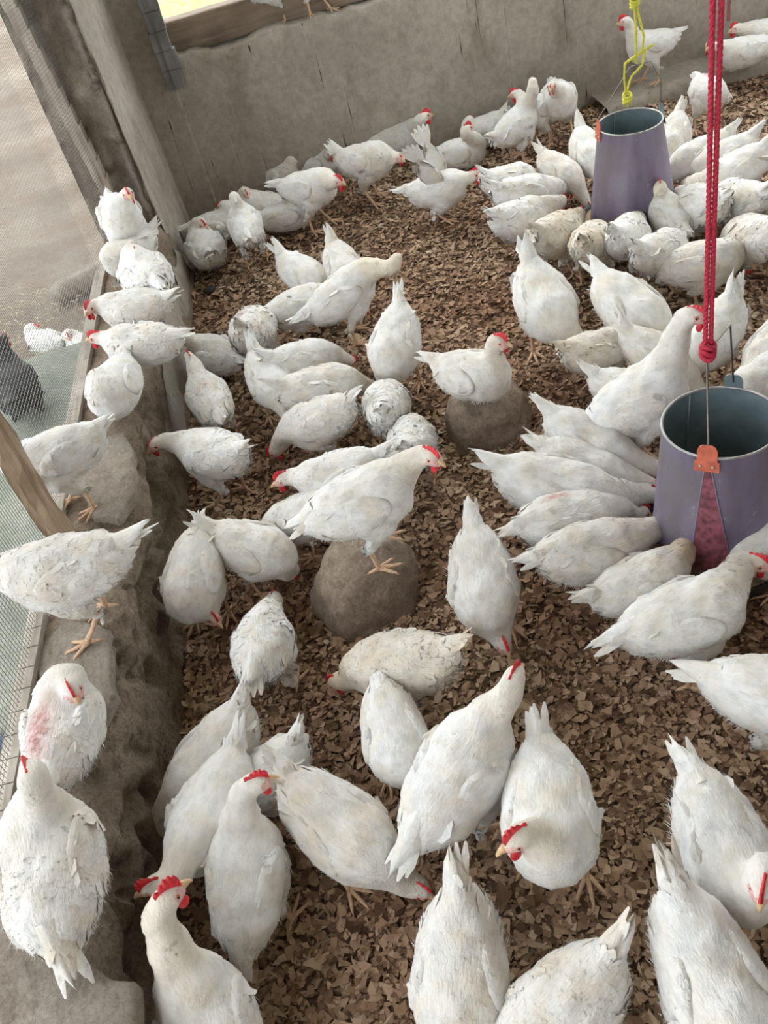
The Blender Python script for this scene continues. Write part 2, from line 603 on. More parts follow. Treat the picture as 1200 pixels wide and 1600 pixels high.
def ledge_mesh():
    ny = 900
    ys = np.linspace(-.3, 3.9, ny)
    # profile parameter: from floor up the face, over the top, down outside
    prof = [(0.03, -.06), (0.012, .0), (0.0, .03), (-.004, .07), (-.008, .11), (-.013, .15), (-.018, .19), (-.024, .225), (-.034, .258), (-.05, .28), (-.075, .293), (-.12, .30), (-.18, .302), (-.21, .302), (-.235, .30), (-.25, .27), (-.255, .15), (-.26, -.05)]
    # resample finely
    pr = np.array(prof); seg = np.r_[0, np.cumsum(np.hypot(*np.diff(pr, axis=0).T))]
    nu = 120
    u = np.linspace(0, seg[-1], nu)
    px = np.interp(u, seg, pr[:, 0]); pz = np.interp(u, seg, pr[:, 1])
    U, Y = np.meshgrid(np.arange(nu), ys, indexing='ij')
    X = inner_x(Y) + px[U]; Z = pz[U].copy()
    P = np.stack([X, Y, Z], -1)
    face = np.clip(1 - np.abs(Z - .17) / .17, 0, 1) * (px[U] > -.13)
    rough = fbm(P * np.array([1, .6, 1]), 5, 4, 31)
    # pitted erosion, stronger near the camera, smooth plaster farther back
    pit = np.clip(fbm(P * np.array([1, .55, 1]), 13, 3, 41) - .25, 0, 1)
    strong = np.clip((2.9 - Y) / .8, .25, 1)
    X = X - face * (rough * .022 + pit * .10) * strong
    Z = Z - (px[U] < -.03) * (px[U] > -.235) * (np.abs(rough) * .008) + (px[U] > -.09) * rough * .006
    # slab-like spall: a plaster lip near the foot of the wall with a crevice behind it
    g = np.exp(-((Z - .15) / .035) ** 2) * np.clip(1 - np.abs(Y - 2.15) / .55, 0, 1)
    X = X - g * .045
    # hole
    hole = np.exp(-(((Y - 2.52) / .06) ** 2 + ((Z - .22) / .045) ** 2)) * (px[U] > -.2)
    X = X - hole * .11
    prs = np.random.RandomState(5)
    for _ in range(34):
        hy, hz_, hr = prs.uniform(.55, 2.0), prs.uniform(.08, .27), prs.uniform(.007, .020)
        X = X - np.exp(-(((Y - hy) / (hr * 1.3)) ** 2 + ((Z - hz_) / hr) ** 2)) * (px[U] > -.09) * hr * 3.0
    hole2 = np.exp(-(((Y - .95) / .05) ** 2 + ((Z - .20) / .03) ** 2)) * (px[U] > -.2)
    X = X - hole2 * .06
    hole3 = np.exp(-(((Y - 1.13) / .04) ** 2 + ((Z - .17) / .03) ** 2)) * (px[U] > -.2)
    X = X - hole3 * .05
    fine = fbm(P, 28, 3, 91); lump = np.clip(fbm(P, 17, 2, 95) - .1, 0, 1)
    X = X - (px[U] > -.14) * (fine * .0035 + lump * .034) * strong
    Z = Z + (px[U] < -.03) * (px[U] > -.24) * (fine * .003 - lump * .010)
    V = np.stack([X, Y, Z], -1).reshape(-1, 3)
    idx = np.arange(nu * ny).reshape(nu, ny)
    Fq = np.stack([idx[:-1, :-1], idx[:-1, 1:], idx[1:, 1:], idx[1:, :-1]], -1).reshape(-1, 4)
    return mesh_np('wall_left', V, Fq)


wl = obj('wall_left', ledge_mesh(), M['mud']); tag(wl, kind='structure')

# smooth remains of grey plaster on the lower face (thin irregular shells)
def plaster_shell(y0, y1, zlo, zhi, seed, name, lift=.012):
    ny = 90; nz = 26
    ys = np.linspace(y0, y1, ny); V = []
    for i, y in enumerate(ys):
        e = float(fbm(np.array([[y, 0, seed]]), 6, 4, seed)[0])
        top = zlo + (zhi - zlo) * max(.12, min(1.0, .72 + .5 * e)) * min(1, (i + 1) / 30) * min(1, (ny - i) / 7)
        for j in range(nz):
            z = -.03 + (top + .03) * j / (nz - 1)
            w = float(fbm(np.array([[0, y, z]]), 8, 3, 3)[0])
            V.append((inner_x(y) - .014 * (z / .2) + lift + w * .004, y, z))
    b = len(V)
    for i in range(ny):
        x, y, z = V[i * nz + nz - 1]
        V.append((x - .02, y, z + .002))
    Fq = []
    for i in range(ny - 1):
        for j in range(nz - 1):
            Fq.append((i * nz + j, i * nz + j + 1, (i + 1) * nz + j + 1, (i + 1) * nz + j)[::-1])
        Fq.append((b + i, b + i + 1, (i + 1) * nz + nz - 1, i * nz + nz - 1))
    return obj(name, mesh_np(name, V, Fq), M['plaster'], wl)


plaster_shell(2.5, 3.86, .10, .25, 3, 'plaster_face', .006)


# cement patches lying on the ledge top
def patch(name, pts, z, th, seed):
    P = [Vector((p[0], p[1], 0)) for p in pts]
    # refine and roughen outline
    out = []
    for i in range(len(P)):
        a, b = P[i], P[(i + 1) % len(P)]
        for t in range(8):
            q = a.lerp(b, t / 8)
            d = float(fbm(np.array([[q.x, q.y, seed]]), 22, 3, seed)[0]) * .008
            nn = Vector((-(b - a).y, (b - a).x, 0)).normalized()
            out.append(q + nn * d)
    c = sum(out, Vector()) / len(out)
    n = len(out); V = []; rings = [0, .35, .7, .93, 1.0]
    for r_ in rings[1:]:
        for q in out:
            p = c.lerp(q, r_)
            zz = z + th * (1 if r_ < 1 else .75) + float(fbm(np.array([[p.x, p.y, 0]]), 12, 3, seed)[0]) * .004
            V.append((p.x, p.y, zz))
    for q in out: V.append((q.x, q.y, z - .02))
    V.append((c.x, c.y, z + th)); ci = len(V) - 1
    Fq = []
    for k in range(n): Fq.append((ci, k, (k + 1) % n))
    for r_ in range(len(rings) - 1):
        for k in range(n):
            k2 = (k + 1) % n
            Fq.append((r_ * n + k, (r_ + 1) * n + k, (r_ + 1) * n + k2, r_ * n + k2))
    return obj(name, mesh_np(name, V, Fq), M['cement_patch'], wl)


patch('cement_patch', [(-.66, 2.30), (-.625, 2.12), (-.63, 1.98), (-.67, 1.90), (-.735, 1.93), (-.77, 2.05), (-.80, 2.28)], .298, .012, 4)
patch('cement_patch', [(-.60, .40), (-.60, .70), (-.665, .73), (-.71, .79), (-.78, .80), (-.84, .88), (-.95, .90), (-.95, .40)], .298, .02, 7)
patch('cement_patch', [(-.68, 1.52), (-.66, 1.32), (-.70, 1.22), (-.82, 1.25), (-.85, 1.5), (-.8, 1.6)], .294, .008, 12)


# ------------------------------------------------------------------ left wall: tall part with broken jamb
def slab_jamb():
    # closed box with rough faces: inner plastered face x ~ -.52, jamb face at y ~ 3.5
    V = []; Fq = []
    nz = 150
    ring = []
    y1 = WY + .05
    pts2 = []
    # outline in plan, finely sampled, counter-clockwise
    def seg(a, b, n):
        for t in range(n): pts2.append((a[0] + (b[0] - a[0]) * t / n, a[1] + (b[1] - a[1]) * t / n))
    seg((-.505, y1), (-.548, 3.82), 30)
    seg((-.548, 3.82), (-.565, 3.80), 3)
    seg((-.565, 3.80), (-.80, 3.79), 22)
    seg((-.80, 3.79), (-.80, y1), 4)
    n = len(pts2)
    for k in range(nz):
        z = -.05 + 2.55 * k / (nz - 1)
        for i, (x, y) in enumerate(pts2):
            p = np.array([[x, y, z]])
            if 33 <= i < 55:      # broken jamb face
                d = float(fbm(p, 6, 4, 51)[0]) * .035 + max(0, float(fbm(p, 16, 3, 55)[0])) * .03
                V.append((x, y + d + .01 + .02 * math.sin((i - 33) / 22 * PI), z))
            elif 29 <= i < 33:    # crack edge
                d = float(fbm(np.array([[0, 0, z]]), 5, 4, 77)[0]) * .02
                V.append((x - (.030 if i > 30 else 0) - .02 * z, y + d + (.03 if i == 31 else 0), z))
            else:
                d = float(fbm(p, 3, 3, 21)[0]) * .004
                V.append((x + d - .02 * z * (i < 30) * (i / 30), y, z))
    for k in range(nz - 1):
        for i in range(n):
            i2 = (i + 1) % n
            Fq.append((k * n + i, k * n + i2, (k + 1) * n + i2, (k + 1) * n + i)[::-1])
    me = mesh_np('wall_left_pier', V, Fq)
    o = obj('wall_left.001', me, [M['plaster'], M['jamb']])
    for p in me.polygons:
        i = p.index % n
        if 30 <= i < 56: p.material_index = 1
    return o


tag(slab_jamb(), kind='structure')
# dark crack strip between the plaster skin and the broken jamb is a recess in the pier itself

# timber board (side of the mesh frame) against the pier
mb = MB()
for k in range(30):
    z0_, z1_ = .26 + k * 2.1 / 30, .26 + (k + 1) * 2.1 / 30
    mb.box((-.682 - .075 * ((z0_ + z1_) / 2 - .3), 3.775 + .002 * math.sin(k * 1.3), (z0_ + z1_) / 2), (.045, .07, z1_ - z0_ + .004))
t3 = mb.build('trim_3', M['board_wood'], smooth=False); tag(t3, kind='structure')

# ------------------------------------------------------------------ mesh screen with its frame and the leaning post
frame = empty('wire_mesh_screen', (-.84, 1.9, .3))
tag(frame, 'square wire mesh screen with pale timber sill strip along the wall ledge', 'screen')


def add_local(o):
    o.location = -Vector(frame.location)
    return o


def scr_x(y): return -.925 + .041 * y + max(0, y - 3.4) * .2


mb = MB()
npt = 60
for k in range(npt):
    ya, yb = .2 + k * 3.6 / npt, .2 + (k + 1) * 3.6 / npt
    ym = (ya + yb) / 2
    mb.box((scr_x(ym) + .0, ym, .292), (.04, yb - ya + .002, .05), Matrix.Rotation(-.041, 3, 'Z'))
add_local(mb.build('sill_strip', M['strip_wood'], frame, smooth=False))
mb = MB()
mb.box((scr_x(1.9), 1.85, 2.2), (.05, 3.4, .08), Matrix.Rotation(-.041, 3, 'Z'))
add_local(mb.build('top_rail', M['board_wood'], frame, smooth=False))
# wire net
mb = MB()
cell = .0125; wr = .00048
yy = .2
V = []; Fq = []


def thin(a, b, w):
    # square section wire from a to b
    a = np.array(a, float); b = np.array(b, float)
    d = (b - a) / np.linalg.norm(b - a)
    h = np.array([0, 0, 1.]) if abs(d[2]) < .5 else np.array([0, 1., 0])
    s1 = np.cross(d, h); s1 /= np.linalg.norm(s1); s2 = np.cross(d, s1)
    i0 = len(V)
    for p in (a, b):
        for (q, r_) in ((1, 1), (-1, 1), (-1, -1), (1, -1)):
            V.append(p + s1 * q * w + s2 * r_ * w)
    for k in range(4):
        k2 = (k + 1) % 4
        Fq.append((i0 + k, i0 + k2, i0 + 4 + k2, i0 + 4 + k))


while yy < 3.79:
    bow = .012 * math.sin(yy * 2.2)
    zz = [.27, .7, 1.2, 1.7, 2.18]
    for a_, b_ in zip(zz[:-1], zz[1:]):
        fa = math.sin((a_ - .27) / 1.91 * PI); fb = math.sin((b_ - .27) / 1.91 * PI)
        thin((scr_x(yy) + bow * fa, yy, a_), (scr_x(yy) + bow * fb, yy, b_), wr)
    yy += cell
zz = .275
while zz < 2.18:
    f_ = math.sin((zz - .27) / 1.91 * PI)
    ypts = np.linspace(.2, 3.79, 16)
    for a_, b_ in zip(ypts[:-1], ypts[1:]):
        thin((scr_x(a_) + .012 * math.sin(a_ * 2.2) * f_, a_, zz), (scr_x(b_) + .012 * math.sin(b_ * 2.2) * f_, b_, zz), wr)
    zz += cell
net = obj('wire_net', mesh_np('wire_net', np.array(V), np.array(Fq), False), M['mesh'], frame)
add_local(net)

# timber post standing on the ledge
mb = MB()
nseg = 40
cx, cy = -.80, 1.85
pts = []
for k in range(nseg + 1):
    z = .22 + 1.9 * k / nseg
    pts.append((cx - .002 * k / nseg + .004 * math.sin(k * .9), cy + .003 * math.sin(k * .6), z))
sec = [(-.024, -.03), (-.005, -.034), (.022, -.03), (.026, 0), (.024, .03), (.0, .034), (-.022, .03), (-.026, 0)]
vs = []; fs = []
for i, p in enumerate(pts):
    for j, (sx, sy) in enumerate(sec):
        jt = 1 + .07 * math.sin(i * 1.9 + j * 2.3)
        vs.append((p[0] + sx * jt, p[1] + sy * jt, p[2]))
for i in range(nseg):
    for j in range(8):
        j2 = (j + 1) % 8
        fs.append((i * 8 + j, i * 8 + j2, (i + 1) * 8 + j2, (i + 1) * 8 + j))
fs.append(tuple(range(8))[::-1]); fs.append(tuple(nseg * 8 + j for j in range(8)))
mb.add(vs, fs)
po = mb.build('timber_post', M['post_wood'], smooth=False)
tag(po, 'rough brown timber post standing on the wall ledge in front of the wire mesh', 'post')

# ------------------------------------------------------------------ outdoors
def earth_z(X, Y):
    P = np.stack([X, Y, 0 * X], -1)
    return -.03 + fbm(P, .8, 4, 61) * .03 + fbm(P, 7, 3, 63) * .012


e = obj('ground_yard', grid_mesh('ground_yard', -14, -.86, -1, 22, 260, 420, earth_z), M['earth']); e.name = 'ground'; tag(e, kind='structure')
g = obj('ground', grid_mesh('lawn', -.72, 16, WY + .2, 26, 120, 120, lambda X, Y: -.02 + fbm(np.stack([X, Y, 0 * X], -1), 3, 3, 8) * .05), M['grass'])
tag(g, kind='structure')
# mossy cement slab outside, below the mesh
V = []; nx = 40; ny = 90
def slab():
    xs = np.linspace(-1.55, -.93, nx); ys = np.linspace(1.52, 3.4, ny)
    X, Y = np.meshgrid(xs, ys, indexing='ij')
    X = X + (np.arange(nx) == 0)[:, None] * .02 * fbm(np.stack([Y * 0, Y, Y * 0], -1), 5, 3, 2)
    Z = .07 + fbm(np.stack([X, Y, 0 * X], -1), 4, 3, 71) * .006
    Vt = np.stack([X, Y, Z], -1).reshape(-1, 3)
    Vb = Vt.copy(); Vb[:, 2] = -.1
    idx = np.arange(nx * ny).reshape(nx, ny)
    Fq = [tuple(q) for q in np.stack([idx[:-1, :-1], idx[1:, :-1], idx[1:, 1:], idx[:-1, 1:]], -1).reshape(-1, 4)]
    bd = list(idx[:, 0]) + list(idx[-1, 1:]) + list(idx[-2::-1, -1]) + list(idx[0, -2:0:-1])
    o_ = len(Vt)
    for a_, b_ in zip(bd, bd[1:] + bd[:1]): Fq.append((a_, a_ + o_, b_ + o_, b_))
    return mesh_np('cement_slab', np.concatenate([Vt, Vb]), Fq)
so = obj('cement_slab', slab(), M['slab'])
tag(so, 'grey cement slab with green moss on the ground outside the wire mesh', 'slab')
# rounded log outside
mb = MB()
a_ = Vector((-1.08, 4.32, .06)); b_ = Vector((-.86, 4.9, .06))
a_ = Vector((-1.165, 3.99, .03)); b_ = Vector((-.905, 4.11, .03))
pts = [a_.lerp(b_, t / 12) for t in range(13)]
rr = [.024, .040, .046] + [.048 + .003 * math.sin(i * 2) for i in range(8)] + [.046, .03]
mb.tube(pts, rr, 18)
lo = mb.build('log', M['cement_patch']); tag(lo, 'pale rounded log lying on the earth outside the mesh', 'log')
# stones and a dark net heap outside the lower mesh
mb = MB()
for k in range(30):
    p = (-1.06 + rnd.uniform(-.12, .1), 1.25 + rnd.uniform(-.3, .25), .0 + rnd.uniform(0, .05))
    mb.ell(p, (rnd.uniform(.03, .07), rnd.uniform(.03, .07), rnd.uniform(.015, .04)), Matrix.Rotation(rnd.uniform(0, 3), 3, 'Z') @ Matrix.Rotation(rnd.uniform(-.4, .4), 3, 'X'), 9, 6)
ho = mb.build('net_heap', M['bluenet']); tag(ho, 'heap of dark blue netting outside the mesh at the lower left', 'netting')
# dry twigs scattered on the yard earth
mb = MB()
for k in range(260):
    x, y = rnd.uniform(-1.6, -.98), rnd.uniform(3.5, 4.15)
    a = rnd.uniform(0, PI); L = rnd.uniform(.02, .07)
    z = .0 + rnd.uniform(0, .02)
    mb.tube([(x, y, z), (x + L * math.cos(a) * .5, y + L * math.sin(a) * .5, z + rnd.uniform(0, .012)), (x + L * math.cos(a), y + L * math.sin(a), z)], .0018, 4)
tw = mb.build('dry_twigs', M['stem']); tag(tw, 'dry twigs and leaf bits scattered on the yard earth', 'twigs', kind='stuff')

# ------------------------------------------------------------------ unseen roof and walls that shade the pen
mb = MB(); mb.box((1.2, 1.45, 2.56), (4.6, 6.2, .05))
ce = mb.build('ceiling', M['board_wood'], smooth=False); tag(ce, kind='structure')
mb = MB(); mb.box((1.2, -1.35, 1.2), (4.4, .15, 2.6))
wf = mb.build('wall_front', M['plaster'], smooth=False); tag(wf, kind='structure')
mb = MB(); mb.box((3.35, 1.6, .35), (.15, 6.0, .9)); mb.box((3.35, .15, 1.66), (.15, 3.1, 1.74))  # low unseen wall; tall near box added to darken the foreground
wr_ = mb.build('wall_right_shading', M['plaster'], smooth=False); tag(wr_, kind='structure')


# ------------------------------------------------------------------ stones
def stone(name, loc, r, h, seed, label):
    nu, nv = 72, 40
    V = []; Fq = []
    for j in range(nv + 1):
        th = PI * .62 * j / nv
        for i in range(nu):
            ph = 2 * PI * i / nu
            d = np.array([math.sin(th) * math.cos(ph), math.sin(th) * math.sin(ph), math.cos(th)])
            # superellipsoid: flat top, upright sides
            sc = 1 / (abs(d[0]) ** 3 + abs(d[1]) ** 3 + abs(d[2]) ** 3) ** (1 / 3)
            sc = sc * .85 + .15
            p = d * sc
            f = 1 + .13 * float(fbm(d[None], 1.6, 4, seed)[0]) + .035 * float(fbm(d[None], 7, 3, seed + 5)[0])
            V.append((p[0] * r[0] * f, p[1] * r[1] * f, p[2] * h * (1 + .04 * float(fbm(d[None], 2.5, 3, seed + 9)[0]))))
    for j in range(nv):
        for i in range(nu):
            i2 = (i + 1) % nu
            Fq.append((j * nu + i, (j + 1) * nu + i, (j + 1) * nu + i2, j * nu + i2))
    o = obj(name, mesh_np(name, V, Fq), M['stone'])
    o.location = loc
    tag(o, label, 'stone')
    return o


stone('stone', (.385, 2.235, 0), (.125, .115), .140, 5, 'round brown stone with a hen resting on top, farther of two')
s2 = stone('stone', (-.095, 1.685, 0), (.140, .120), .175, 12, 'large brown stone block with a hen standing on it, nearer of two')
s2.rotation_euler[2] = .35


# ------------------------------------------------------------------ feeders
def feeder(loc, rt, rb, zt, zb, name_label, tab_ang, stripe, tray_r, apex, yaw=0, tilt=0):
    f = empty('hanging_feeder', loc, yaw)
    tag(f, name_label, 'feeder')
    mb = MB()
    th = .0025
    mb.lathe([(rb, zb), (rt, zt), (rt + .003, zt + .002), (rt + .001, zt + .005), (rt - .003, zt + .003)], 64)
    mb.build('hopper', M['purple'], f)
    mb = MB(); mb.lathe([(rt - .002, zt + .001), (rb - .003, zb + .001)], 64)
    # seam fold
    mb.tube([((rt - .004) * math.cos(1.7), (rt - .004) * math.sin(1.7), zt), ((rb - .006) * math.cos(1.7), (rb - .006) * math.sin(1.7), zb)], .002, 6)
    mb.build('hopper_lining', M['galv'], f)
    mb = MB()
    mb.tube([((rt + .001) * math.cos(a), (rt + .001) * math.sin(a), zt + .003) for a in [2 * PI * k / 64 for k in range(65)]], .0028, 6, cap=False)
    mb.build('rim', M['rim'], f)
    for a in (tab_ang + .0,):
        if stripe:
            # triangular painted panel with raised seams either side
            n_ = 14; vs = []; fs = []
            for k in range(n_ + 1):
                t = k / n_
                z = zt - .02 + (zb + .004 - zt + .02) * t
                r_ = rt + (rb - rt) * (zt - z) / (zt - zb) + .0012
                half = (.006 + .043 * t) / r_
                for q in range(5):
                    an = a + .015 + half * (q - 2) / 2 + .12 * t
                    vs.append((r_ * math.cos(an), r_ * math.sin(an), z))
            for k in range(n_):
                for q in range(4):
                    fs.append((k * 5 + q, k * 5 + q + 1, (k + 1) * 5 + q + 1, (k + 1) * 5 + q))
            mm = MB(); mm.add(vs, fs); mm.build('painted_stripe', M['stripe'], f)
            mm = MB()
            for side in (0, 4):
                mm.tube([Vector(vs[k * 5 + side]) for k in range(n_ + 1)], .0016, 6)
            mm.build('seam', M['purple'], f)
    ends = []
    for j, a in enumerate((tab_ang, tab_ang + PI)):
        rad = Vector((math.cos(a), math.sin(a), 0)); tan = Vector((-math.sin(a), math.cos(a), 0))
        mm = MB()
        # folded tab: lower plate on the hopper side, upper rounded plate standing above the rim
        w = .021; o_ = rad * (rt + .004)
        pts_ = []
        prof_ = [(-.030, w * 1.25), (-.004, w * 1.25), (-.003, w), (.022, w), (.033, w * .8), (.038, w * .45)]
        vs = []; fs = []
        for (z, ww) in prof_:
            rr_ = (.006 if z < 0 else .004) + (rb - rt) * max(0, -z) / (zt - zb)
            for off in (0, .0022):
                for sg in (-1, 1):
                    vs.append(rad * (rt + rr_ + off - .003) + tan * ww * sg + Vector((0, 0, zt + z)))
        for k in range(len(prof_) - 1):
            b_ = k * 4
            fs += [(b_, b_ + 1, b_ + 5, b_ + 4), (b_ + 2, b_ + 6, b_ + 7, b_ + 3), (b_, b_ + 4, b_ + 6, b_ + 2), (b_ + 1, b_ + 3, b_ + 7, b_ + 5)]
        e_ = (len(prof_) - 1) * 4
        fs += [(0, 2, 3, 1), (e_, e_ + 1, e_ + 3, e_ + 2)]
        mm.add(vs, fs)
        tb = mm.build('hanger_tab', M['tab'] if j == 0 else M['galv'], f, smooth=False)
        tb['label'] = 'orange red riveted hanger tab' if j == 0 else 'grey metal hanger tab'
        for sg in (-1, 1):
            mm = MB(); mm.ell(rad * (rt + .0075) + tan * .013 * sg + Vector((0, 0, zt - .016)), (.0035, .0035, .0035), None, 8, 5)
            mm.build('rivet', M['rivet'], tb)
        ends.append(rad * (rt + .002) + Vector((0, 0, zt + .018)))
    # bail handle
    ap = Vector(apex)
    perp = (ends[1] - ends[0]).normalized()
    h1 = ends[0] + Vector((0, 0, .03)) - perp * -.004
    h2 = ends[1] + Vector((0, 0, .045))
    top2 = ap + perp * .035 + Vector((0, 0, -.004))
    mb = MB()
    if stripe:
        mb.tube([ends[0] + Vector((0, 0, -.006)), ends[0] + perp * .004, h1, ap - perp * .004, ap + perp * .012, top2, Vector((h2.x, h2.y, top2.z)).lerp(top2, .25), ends[1] + Vector((0, 0, .0))], .0022, 7)
    else:
        mb.tube([ends[0] + Vector((0, 0, -.006)), h1, ap - perp * .02, ap + perp * .05, ends[1] + Vector((0, 0, .10)), ends[1]], .0020, 7)
    mb.build('handle', M['wire'], f)
    # tray and feed
    mb = MB()
    mb.lathe([(0.001, .012), (tray_r - .03, .012), (tray_r - .004, .03), (tray_r, .062), (tray_r + .004, .064), (tray_r + .005, .060), (tray_r + .001, .03), (tray_r - .026, .004), (0.001, .004)], 64)
    mb.build('feed_tray', M['tray'], f)
    V = []; Fq = []; n_ = 72; rg = 22
    for j in range(rg + 1):
        r_ = (tray_r - .008) * j / rg
        for i in range(n_):
            a = 2 * PI * i / n_
            p = np.array([[r_ * math.cos(a), r_ * math.sin(a), loc[0]]])
            V.append((p[0, 0], p[0, 1], .048 + .05 * max(0, 1 - r_ / tray_r) + float(fbm(p, 20, 3, 7)[0]) * .005))
    for j in range(rg):
        for i in range(n_):
            i2 = (i + 1) % n_
            Fq.append((j * n_ + i, (j + 1) * n_ + i, (j + 1) * n_ + i2, j * n_ + i2))
    fd = obj('feed', mesh_np('feed', V, Fq), M['feed'], f); tag(fd, kind='stuff')
    return f


def rope(name, pts, r, mat, label, strands=3, turns=60, parent=None, cat='rope'):
    """twisted rope following a polyline"""
    pts = [Vector(p) for p in pts]
    d = [0]
    for a, b in zip(pts[:-1], pts[1:]): d.append(d[-1] + (b - a).length)
    L = d[-1]; n = max(12, int(L / .006))
    def P(s):
        for i in range(len(d) - 1):
            if s <= d[i + 1] or i == len(d) - 2:
                return pts[i].lerp(pts[i + 1], (s - d[i]) / max(1e-6, d[i + 1] - d[i]))
    C = [P(L * i / n) for i in range(n + 1)]
    for _ in range(2):
        C = [C[0]] + [(C[i - 1] + C[i] * 2 + C[i + 1]) / 4 for i in range(1, n)] + [C[-1]]
    mb = MB()
    nr = None
    frames = []
    for i in range(n + 1):
        t = (C[min(i + 1, n)] - C[max(i - 1, 0)]).normalized()
        nr = t.orthogonal().normalized() if nr is None else (nr - t * nr.dot(t)).normalized()
        frames.append((nr.copy(), t.cross(nr)))
    for s in range(strands):
        q = []
        for i in range(n + 1):
            a = 2 * PI * (s / strands + (L * i / n) / (.030))
            q.append(C[i] + (frames[i][0] * math.cos(a) + frames[i][1] * math.sin(a)) * r * .5)
        mb.tube(q, r * .58, 6)
    o = mb.build(name, mat, parent)
    if label: tag(o, label, cat)
    return o


F1 = (.760, 1.482, 0)
feeder(F1, .123, .150, .41, .085, 'purple painted cone feeder hanging from red rope, crimson stripe down its side, nearer of two', math.radians(-128), True, .185, (-.034, .0, .60), 0)
F2 = (1.225, 3.135, 0)
feeder(F2, .112, .158, .41, .07, 'purple painted cone feeder hanging from yellow rope, farther of two', math.radians(178), False, .20, (.025, -.01, .60), 0)

# red rope: doubled rope from roof to handle, one object with knot
ax, ay = F1[0] - .034, F1[1]
rp = empty('red_rope', (ax, ay, .6)); tag(rp, 'doubled twisted red rope from the roof, holding the nearer feeder', 'rope')
rope('strand', [(-.006, 0, -.005), (-.006, 0, .03), (-.005, 0, .3), (-.007, 0, .7), (-.006, 0, 1.94)], .0052, M['rope_red'], None, parent=rp)
rope('strand', [(.007, 0, -.002), (.006, 0, .03), (.006, 0, .3), (.008, 0, .7), (.010, 0, 1.94)], .0052, M['rope_red'], None, parent=rp)
mb = MB()
for k in range(3):
    c = Vector((0, 0, .022 - k * .012))
    mb.tube([c + Vector((.0125 * math.cos(a), .0125 * math.sin(a), .004 * math.sin(a * 2 + k))) for a in [2 * PI * q / 16 for q in range(17)]], .0058, 7, cap=False)
mb.ell((0, 0, -.006), (.011, .011, .012), None, 12, 8)
mb.build('knot', M['rope_red'], rp)

# yellow rope
ax, ay = F2[0] + .025, F2[1] - .01
rp = empty('yellow_rope', (ax, ay, .635)); tag(rp, 'knotted yellow rope from the roof, holding the farther feeder', 'rope')
rope('strand', [(0, 0, -.03), (.002, 0, .1), (-.008, 0, .25), (-.004, 0, 1.90)], .0046, M['rope_yellow'], None, parent=rp)
rope('strand', [(0.004, 0, .20), (.012, 0, .12), (.03, 0, .05), (.02, 0, .0), (-.02, 0, -.01)], .0040, M['rope_yellow'], None, parent=rp)
rope('strand', [(-.04, 0, -.02), (.0, -.008, .0), (.06, 0, .015)], .005, M['rope_yellow'], None, parent=rp)
rope('strand', [(.03, -.004, .01), (.02, -.004, -.04), (-.02, -.004, -.065), (-.035, -.004, -.10), (-.035, 0, -.115)], .0042, M['rope_yellow'], None, parent=rp)
rope('strand', [(-.04, 0, -.02), (-.045, -.002, -.07), (-.04, 0, -.115)], .0036, M['rope_yellow'], None, parent=rp)
mb = MB()
for (cx_, cz_, r_) in ((-.002, .20, .012), (.0, .17, .013), (-.004, .225, .011), (-.035, -.125, .014)):
    if r_ == .014:
        mb.build('knot', M['rope_yellow'], rp); mb = MB()
    for k in range(3):
        c = Vector((cx_, 0, cz_ - k * .009))
        mb.tube([c + Vector((r_ * math.cos(a), r_ * math.sin(a), .006 * math.sin(a + k))) for a in [2 * PI * q / 14 for q in range(15)]], .0042, 6, cap=False)
for k in range(14):
    a = rnd.uniform(0, 2 * PI); 
    mb.tube([(-.035, 0, -.14), (-.035 + .016 * math.cos(a), .016 * math.sin(a), -.158 + rnd.uniform(-.008, .012))], .0011, 4)
mb.build('knot', M['rope_yellow'], rp)

# faded rope hanging behind the red ropes, close to the back wall
rp = rope('faded_rope', [(1.989, 3.95, 0.367), (1.989, 3.95, 0.567), (1.994, 3.95, 2.53)], .008, M['rope_old'], 'faded red rope end hanging near the back wall behind the doubled red rope')

# small things on the litter
mb = MB(); mb.ell((0, 0, 0), (.028, .02, .014), Matrix.Rotation(.4, 3, 'Z'), 14, 8)
d_ = mb.build('dark_pebble', M['dark']); d_.location = (-0.441, 3.647, .012); tag(d_, 'small black lump on the litter near the back corner', 'pebble')
for k, (x, y, a, L) in enumerate([(.33, 3.74, -.5, .07), (.12, 3.36, .3, .09), (-.43, 3.02, 1.4, .05), (-.26, .62, 1.0, .09), (.30, .74, 1.9, .06)]):
    mb = MB()
    pts = []
    for t in range(7):
        u = t / 6
        pts.append((L * (u - .5), .012 * math.sin(u * PI), .004 + .006 * math.sin(u * PI)))
    mb.tube(pts, [.001, .0022, .0028, .0028, .0026, .002, .0008], 6)
    s_ = mb.build('straw_stalk', M['straw']); s_.location = (x, y, .006); s_.rotation_euler[2] = a
    tag(s_, ['curled pale stalk on litter below the flapping hen', 'pale curved stalk behind the long-necked hen', 'thin pale stalk near the foot of the ledge', 'brown stalk on dark litter at the bottom beside the nearest hen', 'short pale stalk below the big combed hen'][k], 'stalk', 'loose stalks on the litter')

# ------------------------------------------------------------------ hens
def smin(a, b, k):
    h = np.clip(.5 + .5 * (b - a) / k, 0, 1)
    return b + (a - b) * h - k * h * (1 - h)


def sd_ell(P, c, r, R=None):
    q = P - c
    if R is not None: q = q @ R          # rows: world -> local (R columns are axes)
    q = q / r
    k0 = np.linalg.norm(q, axis=-1) + 1e-9
    k1 = np.linalg.norm(q / r, axis=-1) + 1e-9
    return k0 * (k0 - 1) / k1


def sd_cone(P, a, b, ra, rb):
    ab = b - a
    t = np.clip(((P - a) @ ab) / (ab @ ab), 0, 1)
    return np.linalg.norm(P - (a + t[..., None] * ab), axis=-1) - (ra + (rb - ra) * t)


